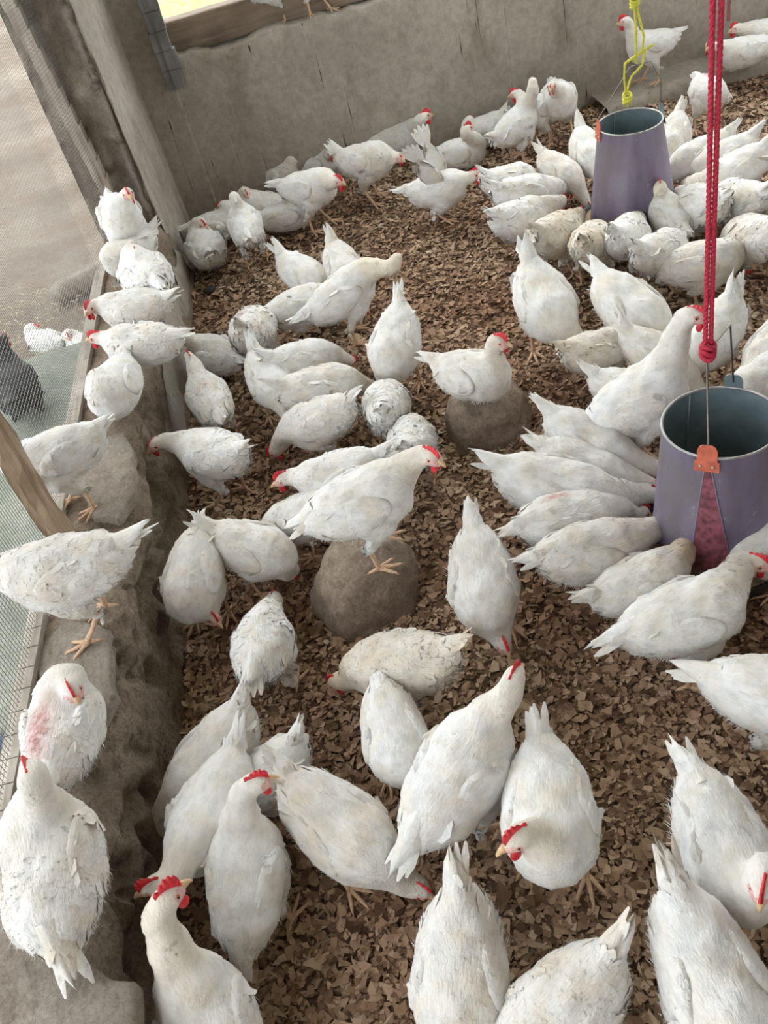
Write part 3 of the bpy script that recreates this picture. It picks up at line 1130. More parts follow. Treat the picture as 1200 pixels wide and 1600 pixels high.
def surface_nets(f, lo, hi, h):
    n = np.maximum(4, np.ceil((hi - lo) / h).astype(int)) + 1
    ax = [lo[i] + h * np.arange(n[i]) for i in range(3)]
    G = np.stack(np.meshgrid(*ax, indexing='ij'), -1)
    D = f(G.reshape(-1, 3)).reshape(n)
    ins = D < 0
    cs = np.zeros(n - 1, int)
    corners = [(dx, dy, dz) for dx in (0, 1) for dy in (0, 1) for dz in (0, 1)]
    for (dx, dy, dz) in corners:
        cs += ins[dx:n[0] - 1 + dx, dy:n[1] - 1 + dy, dz:n[2] - 1 + dz]
    act = (cs > 0) & (cs < 8)
    ids = -np.ones(n - 1, int)
    I = np.argwhere(act)
    ids[act] = np.arange(len(I))
    acc = np.zeros((len(I), 3)); cnt = np.zeros(len(I))
    for a in corners:
        for ax_ in range(3):
            if a[ax_]: continue
            b = list(a); b[ax_] = 1
            da = D[I[:, 0] + a[0], I[:, 1] + a[1], I[:, 2] + a[2]]
            db = D[I[:, 0] + b[0], I[:, 1] + b[1], I[:, 2] + b[2]]
            m_ = (da < 0) != (db < 0)
            t = np.where(m_, da / np.where(m_, da - db, 1), 0)
            p = np.tile(np.array(a, float), (len(I), 1)); p[:, ax_] = t
            acc += p * m_[:, None]; cnt += m_
    V = lo + (I + acc / cnt[:, None]) * h
    Fs = []
    for ax_ in range(3):
        u, v = (ax_ + 1) % 3, (ax_ + 2) % 3
        sl0 = [slice(None)] * 3; sl1 = [slice(None)] * 3
        sl0[ax_] = slice(0, n[ax_] - 1); sl1[ax_] = slice(1, n[ax_])
        for s in (sl0, sl1): s[u] = slice(1, n[u] - 1); s[v] = slice(1, n[v] - 1)
        a_in = ins[tuple(sl0)]; b_in = ins[tuple(sl1)]
        E = np.argwhere(a_in != b_in)
        if len(E) == 0: continue
        fl = a_in[tuple(E.T)]
        E[:, u] += 1; E[:, v] += 1
        q = []
        for du, dv in ((-1, -1), (0, -1), (0, 0), (-1, 0)):
            c = E.copy(); c[:, u] += du; c[:, v] += dv
            q.append(ids[tuple(c.T)])
        q = np.stack(q, -1)
        q[~fl] = q[~fl][:, ::-1]
        Fs.append(q)
    return V, np.concatenate(Fs)


def unit(a): return a / (np.linalg.norm(a, axis=-1, keepdims=True) + 1e-9)


def feathers(P, Nn, D, L, Wd, lift, sdf=None, droop=0.0, rs=None):
    """leaf shaped cards: base P, normal Nn, direction D; returns verts, faces(quads)"""
    n = len(P)
    D = unit(D - Nn * np.sum(D * Nn, -1, keepdims=True))
    T = np.cross(Nn, D)
    stations = [(0.0, .30), (.35, .95), (.72, 1.0), (1.0, .28)]
    rows = []
    for (t, w) in stations:
        C = P + D * (L * t)[:, None] + Nn * (-.002 + 0 * t)
        if sdf is not None:
            d = sdf(C)
            C = C - Nn * np.clip(d - (-.0025 + (lift + .0025) * t), -.012, .012)[:, None]
        else:
            C = C + Nn * (lift * t)[:, None] - np.array([0, 0, 1]) * (droop * t * t)
        hw = (Wd * w * .5)[:, None]
        Lf, Rt = C - T * hw - Nn * hw * .28, C + T * hw - Nn * hw * .28
        if sdf is not None:
            tgt = -.0022 + (lift + .0022) * t - .0012
            Lf = Lf - Nn * np.clip(sdf(Lf) - tgt, -.006, .006)[:, None]; Rt = Rt - Nn * np.clip(sdf(Rt) - tgt, -.006, .006)[:, None]
        rows.append((Lf, C, Rt))
    V = np.stack([x for r_ in rows for x in r_], 1).reshape(-1, 3)
    base = (np.arange(n) * 12)[:, None, None]
    q = []
    for k in range(3):
        for s in (0, 1):
            q.append([k * 3 + s, k * 3 + s + 1, (k + 1) * 3 + s + 1, (k + 1) * 3 + s])
    Fq = (base + np.array(q)[None]).reshape(-1, 4)
    return V, Fq


def bez(p0, p1, p2, p3, t):
    return ((1 - t) ** 3) * p0 + 3 * ((1 - t) ** 2) * t * p1 + 3 * (1 - t) * t * t * p2 + t ** 3 * p3


def rot_y(deg):
    a = math.radians(deg); c, s = math.cos(a), math.sin(a)
    # nose up for positive
    return np.array([[c, 0, -s], [0, 1, 0], [s, 0, c]])


def set_attr(me, name, vals):
    a = me.attributes.new(name, 'FLOAT', 'POINT')
    a.data.foreach_set('value', np.asarray(vals, np.float32))


HS = 1.2      # head size
CAMP = np.array([0, 0, CAM_H])


def make_hen(idx, x, y, z0, yawd, s, pit, zc, pose, hl, look, o, group, label):
    rs = np.random.RandomState(100 + idx)
    dist = np.linalg.norm(np.array([x, y, z0]) - CAMP)
    h = .0052 if dist < 1.9 else (.0068 if dist < 2.9 else .0088)
    nf = 1500 if dist < 1.9 else (900 if dist < 2.9 else 420)
    fs_ = 1.0 if dist < 1.9 else (1.15 if dist < 2.9 else 1.5)
    sit = pose in ('si', 'tk')
    R = rot_y(pit); org = np.array([-.01, 0, zc])
    b2l = lambda p: org + R @ np.array(p, float)
    fat = rs.uniform(.97, 1.06)
    hl = np.array(hl, float); look = unit(np.array(look, float))
    Sh = b2l((.085, 0, .035)) if not sit else b2l((.075, 0, .04))
    v = hl - Sh; Lh = np.linalg.norm(v)
    mx = .235 if pose == 'pk' else .205
    if abs(v[1]) > .15: v[1] *= .15 / abs(v[1])
    if pose != 'tk':
        Lh = np.linalg.norm(v)
        if Lh > mx: hl = Sh + v / Lh * mx
        elif Lh < .10: hl = Sh + (v / (Lh + 1e-6)) * .10
        if pose in ('st', 'si') and hl[0] < .05: hl[0] = .05
    else:
        d_ = np.linalg.norm(v)
        if d_ > .13: hl = Sh + v / d_ * .13
        hl[2] = max(hl[2], zc + .075)
    if hl[2] < .03: hl[2] = .03
    ay = np.array([0., 0, 1])
    # head frame
    side = np.cross(ay, look); side = unit(side) if np.linalg.norm(side) > .05 else np.array([0, 1., 0])
    upv = unit(np.cross(look, side))
    HR = np.stack([look, side, upv], 1)
    # neck curve ends at back of head
    he = hl - look * .015 - upv * .007
    p0 = b2l((.06, 0, .015)); tan0 = R @ np.array([1, 0, .55 if pose != 'pk' else .1])
    Ln = np.linalg.norm(he - p0)
    p1 = p0 + unit(tan0) * Ln * .42
    p2 = he - (look * .55 + upv * (.55 if pose != 'pk' else .1)) * Ln * .28
    if pose == 'tk': p1 = p0 + np.array([.06, 0, .05]); p2 = he + np.array([.02, 0, -.01])
    ts = np.linspace(0, 1, 8)
    NK = np.array([bez(p0, p1, p2, he, t) for t in ts])
    NR = np.interp(ts, [0, .25, .6, 1], [.062, .049, .032, .0245])
    if pose == 'pk': NR = np.interp(ts, [0, .25, .6, 1], [.066, .051, .035, .0250])
    if pose == 'tk': NR = np.interp(ts, [0, .5, 1], [.06, .043, .029])
    hipx, hipy = -.005, .048
    tp = o.get('tp', 14 if pose != 'pk' else 24)
    tl = o.get('tl', .095) * 1.1
    tdir = R @ np.array([-math.cos(math.radians(tp)), 0, math.sin(math.radians(tp))])
    tb = b2l((-.125, 0, .035)); te = tb + tdir * .05
    flat = .012 if sit else None
    E1 = b2l((.05, 0, -.004)); E2 = b2l((-.015, 0, 0)); E3 = b2l((-.085, 0, .012))
    r1 = np.array([.080, .076 * fat, .080]); r2 = np.array([.110, .086 * fat, .082]); r3 = np.array([.078, .062 * fat, .060])
    if sit:
        r1 = r1 * (1, 1.08, .95); r2 = r2 * (1, 1.12, .98); r3 = r3 * (1, 1.15, 1)
    hock = [b2l((-.03, sg * .05, 0)) * np.array([1, 1, 0]) + np.array([0, 0, .085 if zc > .16 else .06]) for sg in (1, -1)]
    kneeR = .040
    def sdf_body(P):
        d = sd_ell(P, E2, r2, R)
        d = smin(d, sd_ell(P, E1, r1, R), .035)
        d = smin(d, sd_ell(P, E3, r3, R), .04)
        d = smin(d, sd_cone(P, b2l((-.1, 0, .02)), te, .046, .020), .03)
        if not sit:
            for sg, hk in zip((1, -1), hock):
                k_ = b2l((.012, sg * .046, -.055))
                d = smin(d, sd_cone(P, k_, hk, .040, .013), .02)
        return d
    def sdf_neck(P):
        d = None
        for a, b, ra, rb in zip(NK[:-1], NK[1:], NR[:-1], NR[1:]):
            e = sd_cone(P, a, b, ra, rb)
            d = e if d is None else smin(d, e, .006)
        return d
    sdf_head = lambda P: smin(sd_ell(P, hl, np.array([.0245, .0185, .0195]) * HS, HR), sd_ell(P, hl + (look * .014 - upv * .003) * HS, np.array([.016, .0125, .0125]) * HS, HR), .008)
    ph = rs.rand(6) * 6
    def sdf(P):
        d = smin(sdf_body(P), sdf_neck(P), .028)
        d = smin(d, sdf_head(P), .010)
        d = d + .0021 * (np.sin(P[:, 0] * 70 + ph[0]) * np.sin(P[:, 1] * 90 + ph[1]) + np.sin(P[:, 2] * 80 + ph[2] + P[:, 0] * 40))
        if flat is not None: d = np.maximum(d, .004 - P[:, 2])
        return d
    pts = np.concatenate([NK, [b2l((.14, .1, .09)), b2l((-.17, -.1, -.09)), b2l((-.17, .1, .09)), b2l((.14, -.1, -.09)), te, hl + look * .04]] + ([] if sit else [hock]))
    lo = pts.min(0) - .045; hi = pts.max(0) + .045
    V, Fq = surface_nets(sdf, lo, hi, h)
    # normals
    def grad(P, f=sdf):
        e = .002; g_ = np.stack([f(P + np.array([e, 0, 0])) - f(P - np.array([e, 0, 0])), f(P + np.array([0, e, 0])) - f(P - np.array([0, e, 0])), f(P + np.array([0, 0, e])) - f(P - np.array([0, 0, e]))], -1)
        return unit(g_)
    # feather cards
    def flow(P):
        db = sdf_body(P); dn = sdf_neck(P); dh = sdf_head(P)
        wb = np.exp(-np.clip(db, 0, 1) / .012); wn = np.exp(-np.clip(dn, 0, 1) / .010)
        fb = np.tile(R @ np.array([-1, 0, .0]), (len(P), 1)) + np.array([0, 0, -.35]) * (P[:, 2:3] < zc)
        dd = np.linalg.norm(P[:, None] - NK[None], axis=-1); k = np.clip(dd.argmin(1), 0, 6)
        fn = unit(NK[k] - NK[k + 1])
        return unit(fb * wb[:, None] + fn * wn[:, None] * 1.0), dn, dh, db
    nf = min(nf, len(V))
    sel = rs.choice(len(V), nf, replace=False)
    P = V[sel]
    fl_, dn, dh, db = flow(P)
    keep = (dh > .004) & (((P - org) @ R)[:, 0] > -.150)
    P, fl_, dn, db = P[keep], fl_[keep], dn[keep], db[keep]
    Nn = grad(P)
    onneck = dn < db
    isleg = (P[:, 2] < zc - .085) & ~onneck & (not sit)
    L = (.030 + .012 * rs.rand(len(P))) * fs_; L[onneck] *= .72; L[isleg] *= .55
    Wd = L * rs.uniform(.62, .85, len(P))
    vent = (R.T @ (P - org).T).T
    fl2 = ((vent[:, 0] < -.06) & (vent[:, 2] < .02))
    lift = np.where(fl2, .0035, .0011) * rs.uniform(.3, 1.8, len(P))
    if o.get('fluff'): lift = lift * 1.8
    jit = rs.randn(len(P), 3) * .10
    FV, FF = feathers(P, Nn, fl_ + jit, L, Wd, lift, sdf)
    # fine down strands on belly, vent and thighs
    nd = 1500 if dist < 1.9 else (600 if dist < 2.9 else 160)
    vbd = (V - org) @ R
    pool = np.where(((vbd[:, 0] < -.04) & (vbd[:, 2] < .012) | (vbd[:, 2] < -.045)) & (vbd[:, 0] > -.16) & (sdf_neck(V) > .01) & (V[:, 2] > (.02 if sit else .09)))[0]
    if len(pool) > 20:
        sd_ = rs.choice(pool, nd)
        Pd = V[sd_] + rs.randn(nd, 3) * .002; Nd = grad(Pd)
        fd, _, _, _ = flow(Pd)
        Ld = rs.uniform(.006, .016, nd)[:, None] * (1.9 if o.get('fluff') else 1)
        dd_ = unit(fd + Nd * rs.uniform(.15, .7, nd)[:, None] + rs.randn(nd, 3) * .25)
        sd2 = unit(np.cross(dd_, Nd + rs.randn(nd, 3) * .2)) * (.0009 * fs_)
        mid = Pd + dd_ * Ld * .55 + sd2 * .8
        DV = np.stack([Pd - sd2, Pd + sd2, mid, Pd + dd_ * Ld + np.array([0, 0, -.002])], 1).reshape(-1, 3)
        DF = (np.arange(nd) * 4)[:, None] + np.array([[0, 1, 2, 3]])
        FF = np.concatenate([FF, DF + len(FV)]); FV = np.concatenate([FV, DV])
    V2 = np.concatenate([V, FV]); F2 = np.concatenate([Fq, FF + len(V)])
    # attributes
    dnA = sdf_neck(V2); dbA = sdf_body(V2)
    bf = o.get('buff', .22 + .25 * rs.rand())
    buff = np.clip((dbA - dnA) / .03, 0, 1) * bf
    bare = np.zeros(len(V2)); spot = np.zeros(len(V2))
    vb = (R.T @ (V2 - org).T).T
    if o.get('bare'):
        q = o['bare']
        bare = np.exp(-(((vb[:, 0] + .05) / (.055 * q)) ** 2 + ((vb[:, 1] - .02) / (.022 * q)) ** 2)) * (vb[:, 2] > 0) * 1.3
        bare = np.clip(bare, 0, 1)
    if o.get('spot'):
        q = o['spot']
        spot = (np.linalg.norm(vb - np.array([-.055, .045, .068]), axis=1) < .016 * q).astype(float) + (np.linalg.norm(vb - np.array([-.03, -.03, .08]), axis=1) < .007).astype(float)
    me = mesh_np('body', V2, F2, True)
    set_attr(me, 'buff', buff); set_attr(me, 'bare', bare); set_attr(me, 'spot', spot)
    col = o.get('color')
    fm = M['feather_black'] if col else (M['feather'] if not o.get('dirt') else M['feather_d1' if o['dirt'] == 1 else 'feather_d2'])
    if not o.get('dirt') and not col and rs.rand() < .22: fm = M['feather_d1']
    root = empty('hen', (x, y, z0), math.radians(yawd))
    root.scale = (s, s, s)
    tag(root, label, 'hen', FLOCKS[group])
    body = obj('body', me, [fm, M['skin']], root)
    # face skin: polygons near the eyes
    fc = V[Fq].mean(1); loc = (fc - hl) @ HR / HS
    face = (loc[:, 0] > -.012) & (np.abs(loc[:, 1]) > .004) & (loc[:, 2] < .010) & (loc[:, 2] > -.016) & (sdf_head(fc) < .004) & (np.linalg.norm(loc - np.array([.012, 0, 0]), axis=1) < .021)
    mi = np.zeros(len(F2), np.int32); mi[:len(Fq)] = face
    me.polygons.foreach_set('material_index', mi)
    # wings
    if pose == 'st' and o.get('flap'): flap = True
    else: flap = False
    for sg in (1, -1):
        up_ = flap and True
        if not flap:
            wc = b2l((-.034, sg * (.060 * fat + (.010 if sit else 0)), .020))
            wx = R @ unit(np.array([-1, -sg * .22, -.01])); wz = R @ unit(np.array([-.05, -sg * .28, 1])); wn_ = unit(np.cross(wx, wz)) * 1.0
            wz = unit(np.cross(wn_, wx)) if True else wz
            if wn_[1] * sg < 0: wn_ = -wn_
            Wr = np.stack([wx, wn_, wz], 1); rr_ = np.array([.096, .0215, .050])
        else:
            wc = b2l((.0, sg * .06, .10)); wx = unit(np.array([-.45, sg * .35, 1.])); wn_ = unit(np.cross(wx, np.array([1., 0, .3]))); wz = unit(np.cross(wn_, wx)); Wr = np.stack([wx, wn_, wz], 1); rr_ = np.array([.095, .014, .05])
        fw = lambda Q, wc=wc, rr_=rr_, Wr=Wr: sd_ell(Q, wc, rr_, Wr)
        ext = np.array([.11, .11, .11])
        WV, WF = surface_nets(fw, wc - ext, wc + ext, max(h, .006))
        lw = (WV - wc) @ Wr
        outw = (lw[:, 1] > -.004) & (lw[:, 0] < .062)
        cand = np.where(outw)[0]
        k = min(len(cand), 230 if dist < 1.9 else (150 if dist < 2.9 else 80))
        sl = rs.choice(cand, k, replace=False)
        Pn = WV[sl]; Nw = grad(Pn, fw); lw_ = lw[sl]
        Lw = (.028 + .02 * rs.rand(k) + np.clip(lw_[:, 0], 0, 1) * .25) * (.5 + .5 * fs_)
        fd_ = np.tile(wx, (k, 1)) + rs.randn(k, 3) * .06
        FV, FF = feathers(Pn, Nw, fd_, Lw, Lw * .6, np.full(k, .0012), fw)
        # pull card tips towards the body a little
        A = [WV, FV]; B_ = [WF, FF + len(WV)]; off = len(WV) + len(FV)
        nprim = 5
        for q in range(nprim):
            u = q / (nprim - 1)
            if flap:
                pb = wc + wx * .055 + wz * (.022 - .046 * u) + wn_ * (.012 - .004 * u)
                dr = unit(wx + wz * (.10 - .12 * u - .5 + u) * 1.2)
                FV, FF = feathers(pb[None], wn_[None], dr[None], np.array([.15]), np.array([.035]), np.array([.0]), None)
            else:
                pb = wc + wx * .035 + wz * (.026 - .036 * u) + wn_ * .014
                dr = unit(wx + wz * (.04 - .10 * u))
                fboth = lambda Q: np.minimum(fw(Q), sdf_body(Q))
                FV, FF = feathers(pb[None], wn_[None], dr[None], np.array([.082 + .010 * math.sin(u * PI)]), np.array([.020]), np.array([.0025]), fboth)
            A.append(FV); B_.append(FF + off); off += len(FV)
        WM = mesh_np('wing', np.concatenate(A), np.concatenate(B_), True)
        obj('wing', WM, fm, root)
    # tail
    A = []; B_ = []
    td = tdir; ts_ = np.array([0, 1., 0]); tu = unit(np.cross(ts_, td)); tu = tu if tu[2] > 0 else -tu
    nc = 40; ns = 14; nfe = 9
    tipL = tl * (1.0 + .16 * rs.rand(nfe)); tipL[rs.randint(nfe)] *= 1.12
    bend = rs.uniform(-.02, .03); sw = rs.uniform(-.015, .015)
    TV = []
    for i in range(ns + 1):
        t = i / ns
        wa = np.interp(t, [0, .25, .6, .85, 1], [.030, .031, .025, .017, .005])
        hb = np.interp(t, [0, .25, .6, .85, 1], [.030, .026, .017, .010, .0015])
        for k in range(nc):
            an = 2 * PI * k / nc
            q = abs(math.cos(an)); fi = int((math.cos(an) * .5 + .5) * (nfe - .01))
            u_ = (math.cos(an) * .5 + .5) * nfe
            ridge = 1 + .09 * abs(math.sin(u_ * PI)) - .05
            Lk = tipL[fi] * (1 - .16 * q * q) if math.sin(an) > -.2 else tl * .78
            cpt = tb - td * .012 + td * (Lk + .012) * t + tu * (.006 + bend * t * t) + ts_ * sw * t * t
            zt = hb * math.sin(an) * ridge - .010 * math.cos(an) ** 2 * (1 - t) - .006 * t * math.cos(an) ** 2
            TV.append(cpt + ts_ * wa * math.cos(an) * (1 + .03 * math.sin(u_ * 6)) + tu * zt)
    TV = np.array(TV)
    idn = np.arange((ns + 1) * nc).reshape(ns + 1, nc)
    TF = np.stack([idn[:-1], np.roll(idn[:-1], -1, 1), np.roll(idn[1:], -1, 1), idn[1:]], -1).reshape(-1, 4)[:, ::-1]
    A.append(TV); B_.append(TF); off = len(TV)
    # a few separate quill feathers that part from the closed tail, and soft coverts at its base
    k = 3
    us = rs.uniform(-1, 1, k)
    pb = tb + td * .02 + ts_ * (us * .020)[:, None] + tu * (.012 - .008 * np.abs(us))[:, None]
    dr = td + ts_ * (us * .16)[:, None] + tu * rs.uniform(-.06, .10, k)[:, None]
    nn = unit(tu + ts_ * (us * .6)[:, None])
    FV, FF = feathers(pb, nn, dr, tl * rs.uniform(.75, 1.02, k), np.full(k, .017), np.full(k, .001), None)
    A.append(FV); B_.append(FF + off); off += len(FV)
    k = 22 if dist < 2.9 else 10
    an = rs.rand(k) * 2 * PI
    sl = rs.rand(k)
    pb = tb - td * .02 + td * (.035 * sl)[:, None] + ts_ * (np.cos(an) * .028)[:, None] + tu * (np.sin(an) * .025 + .004)[:, None]
    nn = unit(ts_ * np.cos(an)[:, None] + tu * np.sin(an)[:, None])
    Lc = rs.uniform(.03, .055, k)
    FV, FF = feathers(pb, nn, np.tile(td, (k, 1)) + rs.randn(k, 3) * .05, Lc, Lc * .5, np.full(k, .0015), None)
    A.append(FV); B_.append(FF + off)
    obj('tail', mesh_np('tail', np.concatenate(A), np.concatenate(B_), True), fm, root)
    HM = Matrix([list(r_) for r_ in HR]) * HS
    hv = Vector(hl)
    # comb: serrated thin plate
    cs_ = 0 if o.get('nocomb') else o.get('comb', .85)
    if col: cs_ = .5
    csz = max(cs_, .35)
    mb = MB(); nn_ = 25
    prof = []
    for i in range(nn_):
        u = i / (nn_ - 1)
        xx = .024 - .044 * u * (1 if csz > .5 else .7)
        env = math.sin(min(1, u * 1.15 + .08) * PI * .92) ** .6
        ser = .72 + .28 * abs(math.sin(u * PI * 5))
        prof.append((xx, .0125 + (-.003 if u < .15 else 0), .0125 + .017 * csz * env * ser, .0029 * (1 - .3 * u) * (.8 + .3 * csz)))
    vs = []; fs = []
    for (xx, zb_, zt_, w_) in prof:
        zm = (zb_ + zt_) / 2
        for (yy_, zz_) in ((-w_, zb_ - .004), (-w_ * .9, zm), (-w_ * .35, zt_), (w_ * .35, zt_), (w_ * .9, zm), (w_, zb_ - .004)):
            vs.append(hv + HM @ Vector((xx, yy_, zz_)))
    for i in range(nn_ - 1):
        for j in range(5):
            fs.append((i * 6 + j, i * 6 + j + 1, (i + 1) * 6 + j + 1, (i + 1) * 6 + j))
    fs.append((0, 1, 2, 3, 4, 5)); e_ = (nn_ - 1) * 6; fs.append(tuple(e_ + j for j in (5, 4, 3, 2, 1, 0)))
    mb.add(vs, fs); mb.build('comb', M['comb'], root)
    # wattles
    for sg in (1, -1):
        mb = MB(); q = .6 + .5 * csz
        mb.ell(hv + HM @ Vector((.016, sg * .007, -.017 - .006 * q)), (.0070 * q, .0032 * q, .0105 * q), HM, 12, 8)
        mb.build('wattle', M['comb'], root)
    # beak: upper and lower
    mb = MB()
    b0 = Vector((.022, 0, -.001))
    ptsb = [(.020, .0, .001), (.027, .0, .0015), (.034, .0, .0), (.040, .0, -.0035), (.0425, .0, -.007)]
    mb.tube([hv + HM @ Vector(p) for p in ptsb], [.0070 * HS, .0062 * HS, .0046 * HS, .0026 * HS, .0006], 10)
    mb.tube([hv + HM @ Vector(p) for p in [(.020, 0, -.005), (.029, 0, -.0055), (.036, 0, -.0065)]], [.0048 * HS, .0038 * HS, .0010], 8)
    mb.build('beak', M['beak'], root)
    for sg in (1, -1):
        mb = MB(); mb.ell(hv + HM @ Vector((.0095, sg * .0145, .0035)), (.0048, .0030, .0048), HM, 12, 8)
        ey = mb.build('eye', M['iris'], root)
        mb = MB(); mb.ell(hv + HM @ Vector((.0097, sg * .0163, .0035)), (.0031, .0019, .0031), HM, 10, 6)
        mb.build('pupil', M['eye'], ey)
    # legs
    if pose in ('st', 'pk') or True:
        lm = M['leg']
        for sg, hk in zip((1, -1), hock):
            if sit: continue
            mb = MB()
            step = (.025 if sg > 0 else -.02) * (1 if pose == 'st' else .6) * (1 if idx % 2 else -1)
            ft = Vector((float(hk[0]) + .028 + step, float(hk[1]) * 1.08, .010))
            hkv = Vector(hk)
            mb.tube([hkv + Vector((.0, 0, .012)), hkv, hkv.lerp(ft, .5), ft + Vector((0, 0, .008)), ft], [.011, .0078, .0062, .0072, .0078], 9)
            for (ang, ln) in ((0, .058), (34, .048), (-34, .048), (178, .024)):
                a = math.radians(ang + sg * 5)
                d_ = Vector((math.cos(a), math.sin(a), 0))
                mb.tube([ft, ft + d_ * ln * .35 + Vector((0, 0, .001)), ft + d_ * ln * .7 + Vector((0, 0, -.003)), ft + d_ * ln + Vector((0, 0, -.004)), ft + d_ * (ln + .010) + Vector((0, 0, -.009))], [.0066, .0052, .0046, .0038, .0008], 7)
            mb.build('leg', lm, root)
    return root


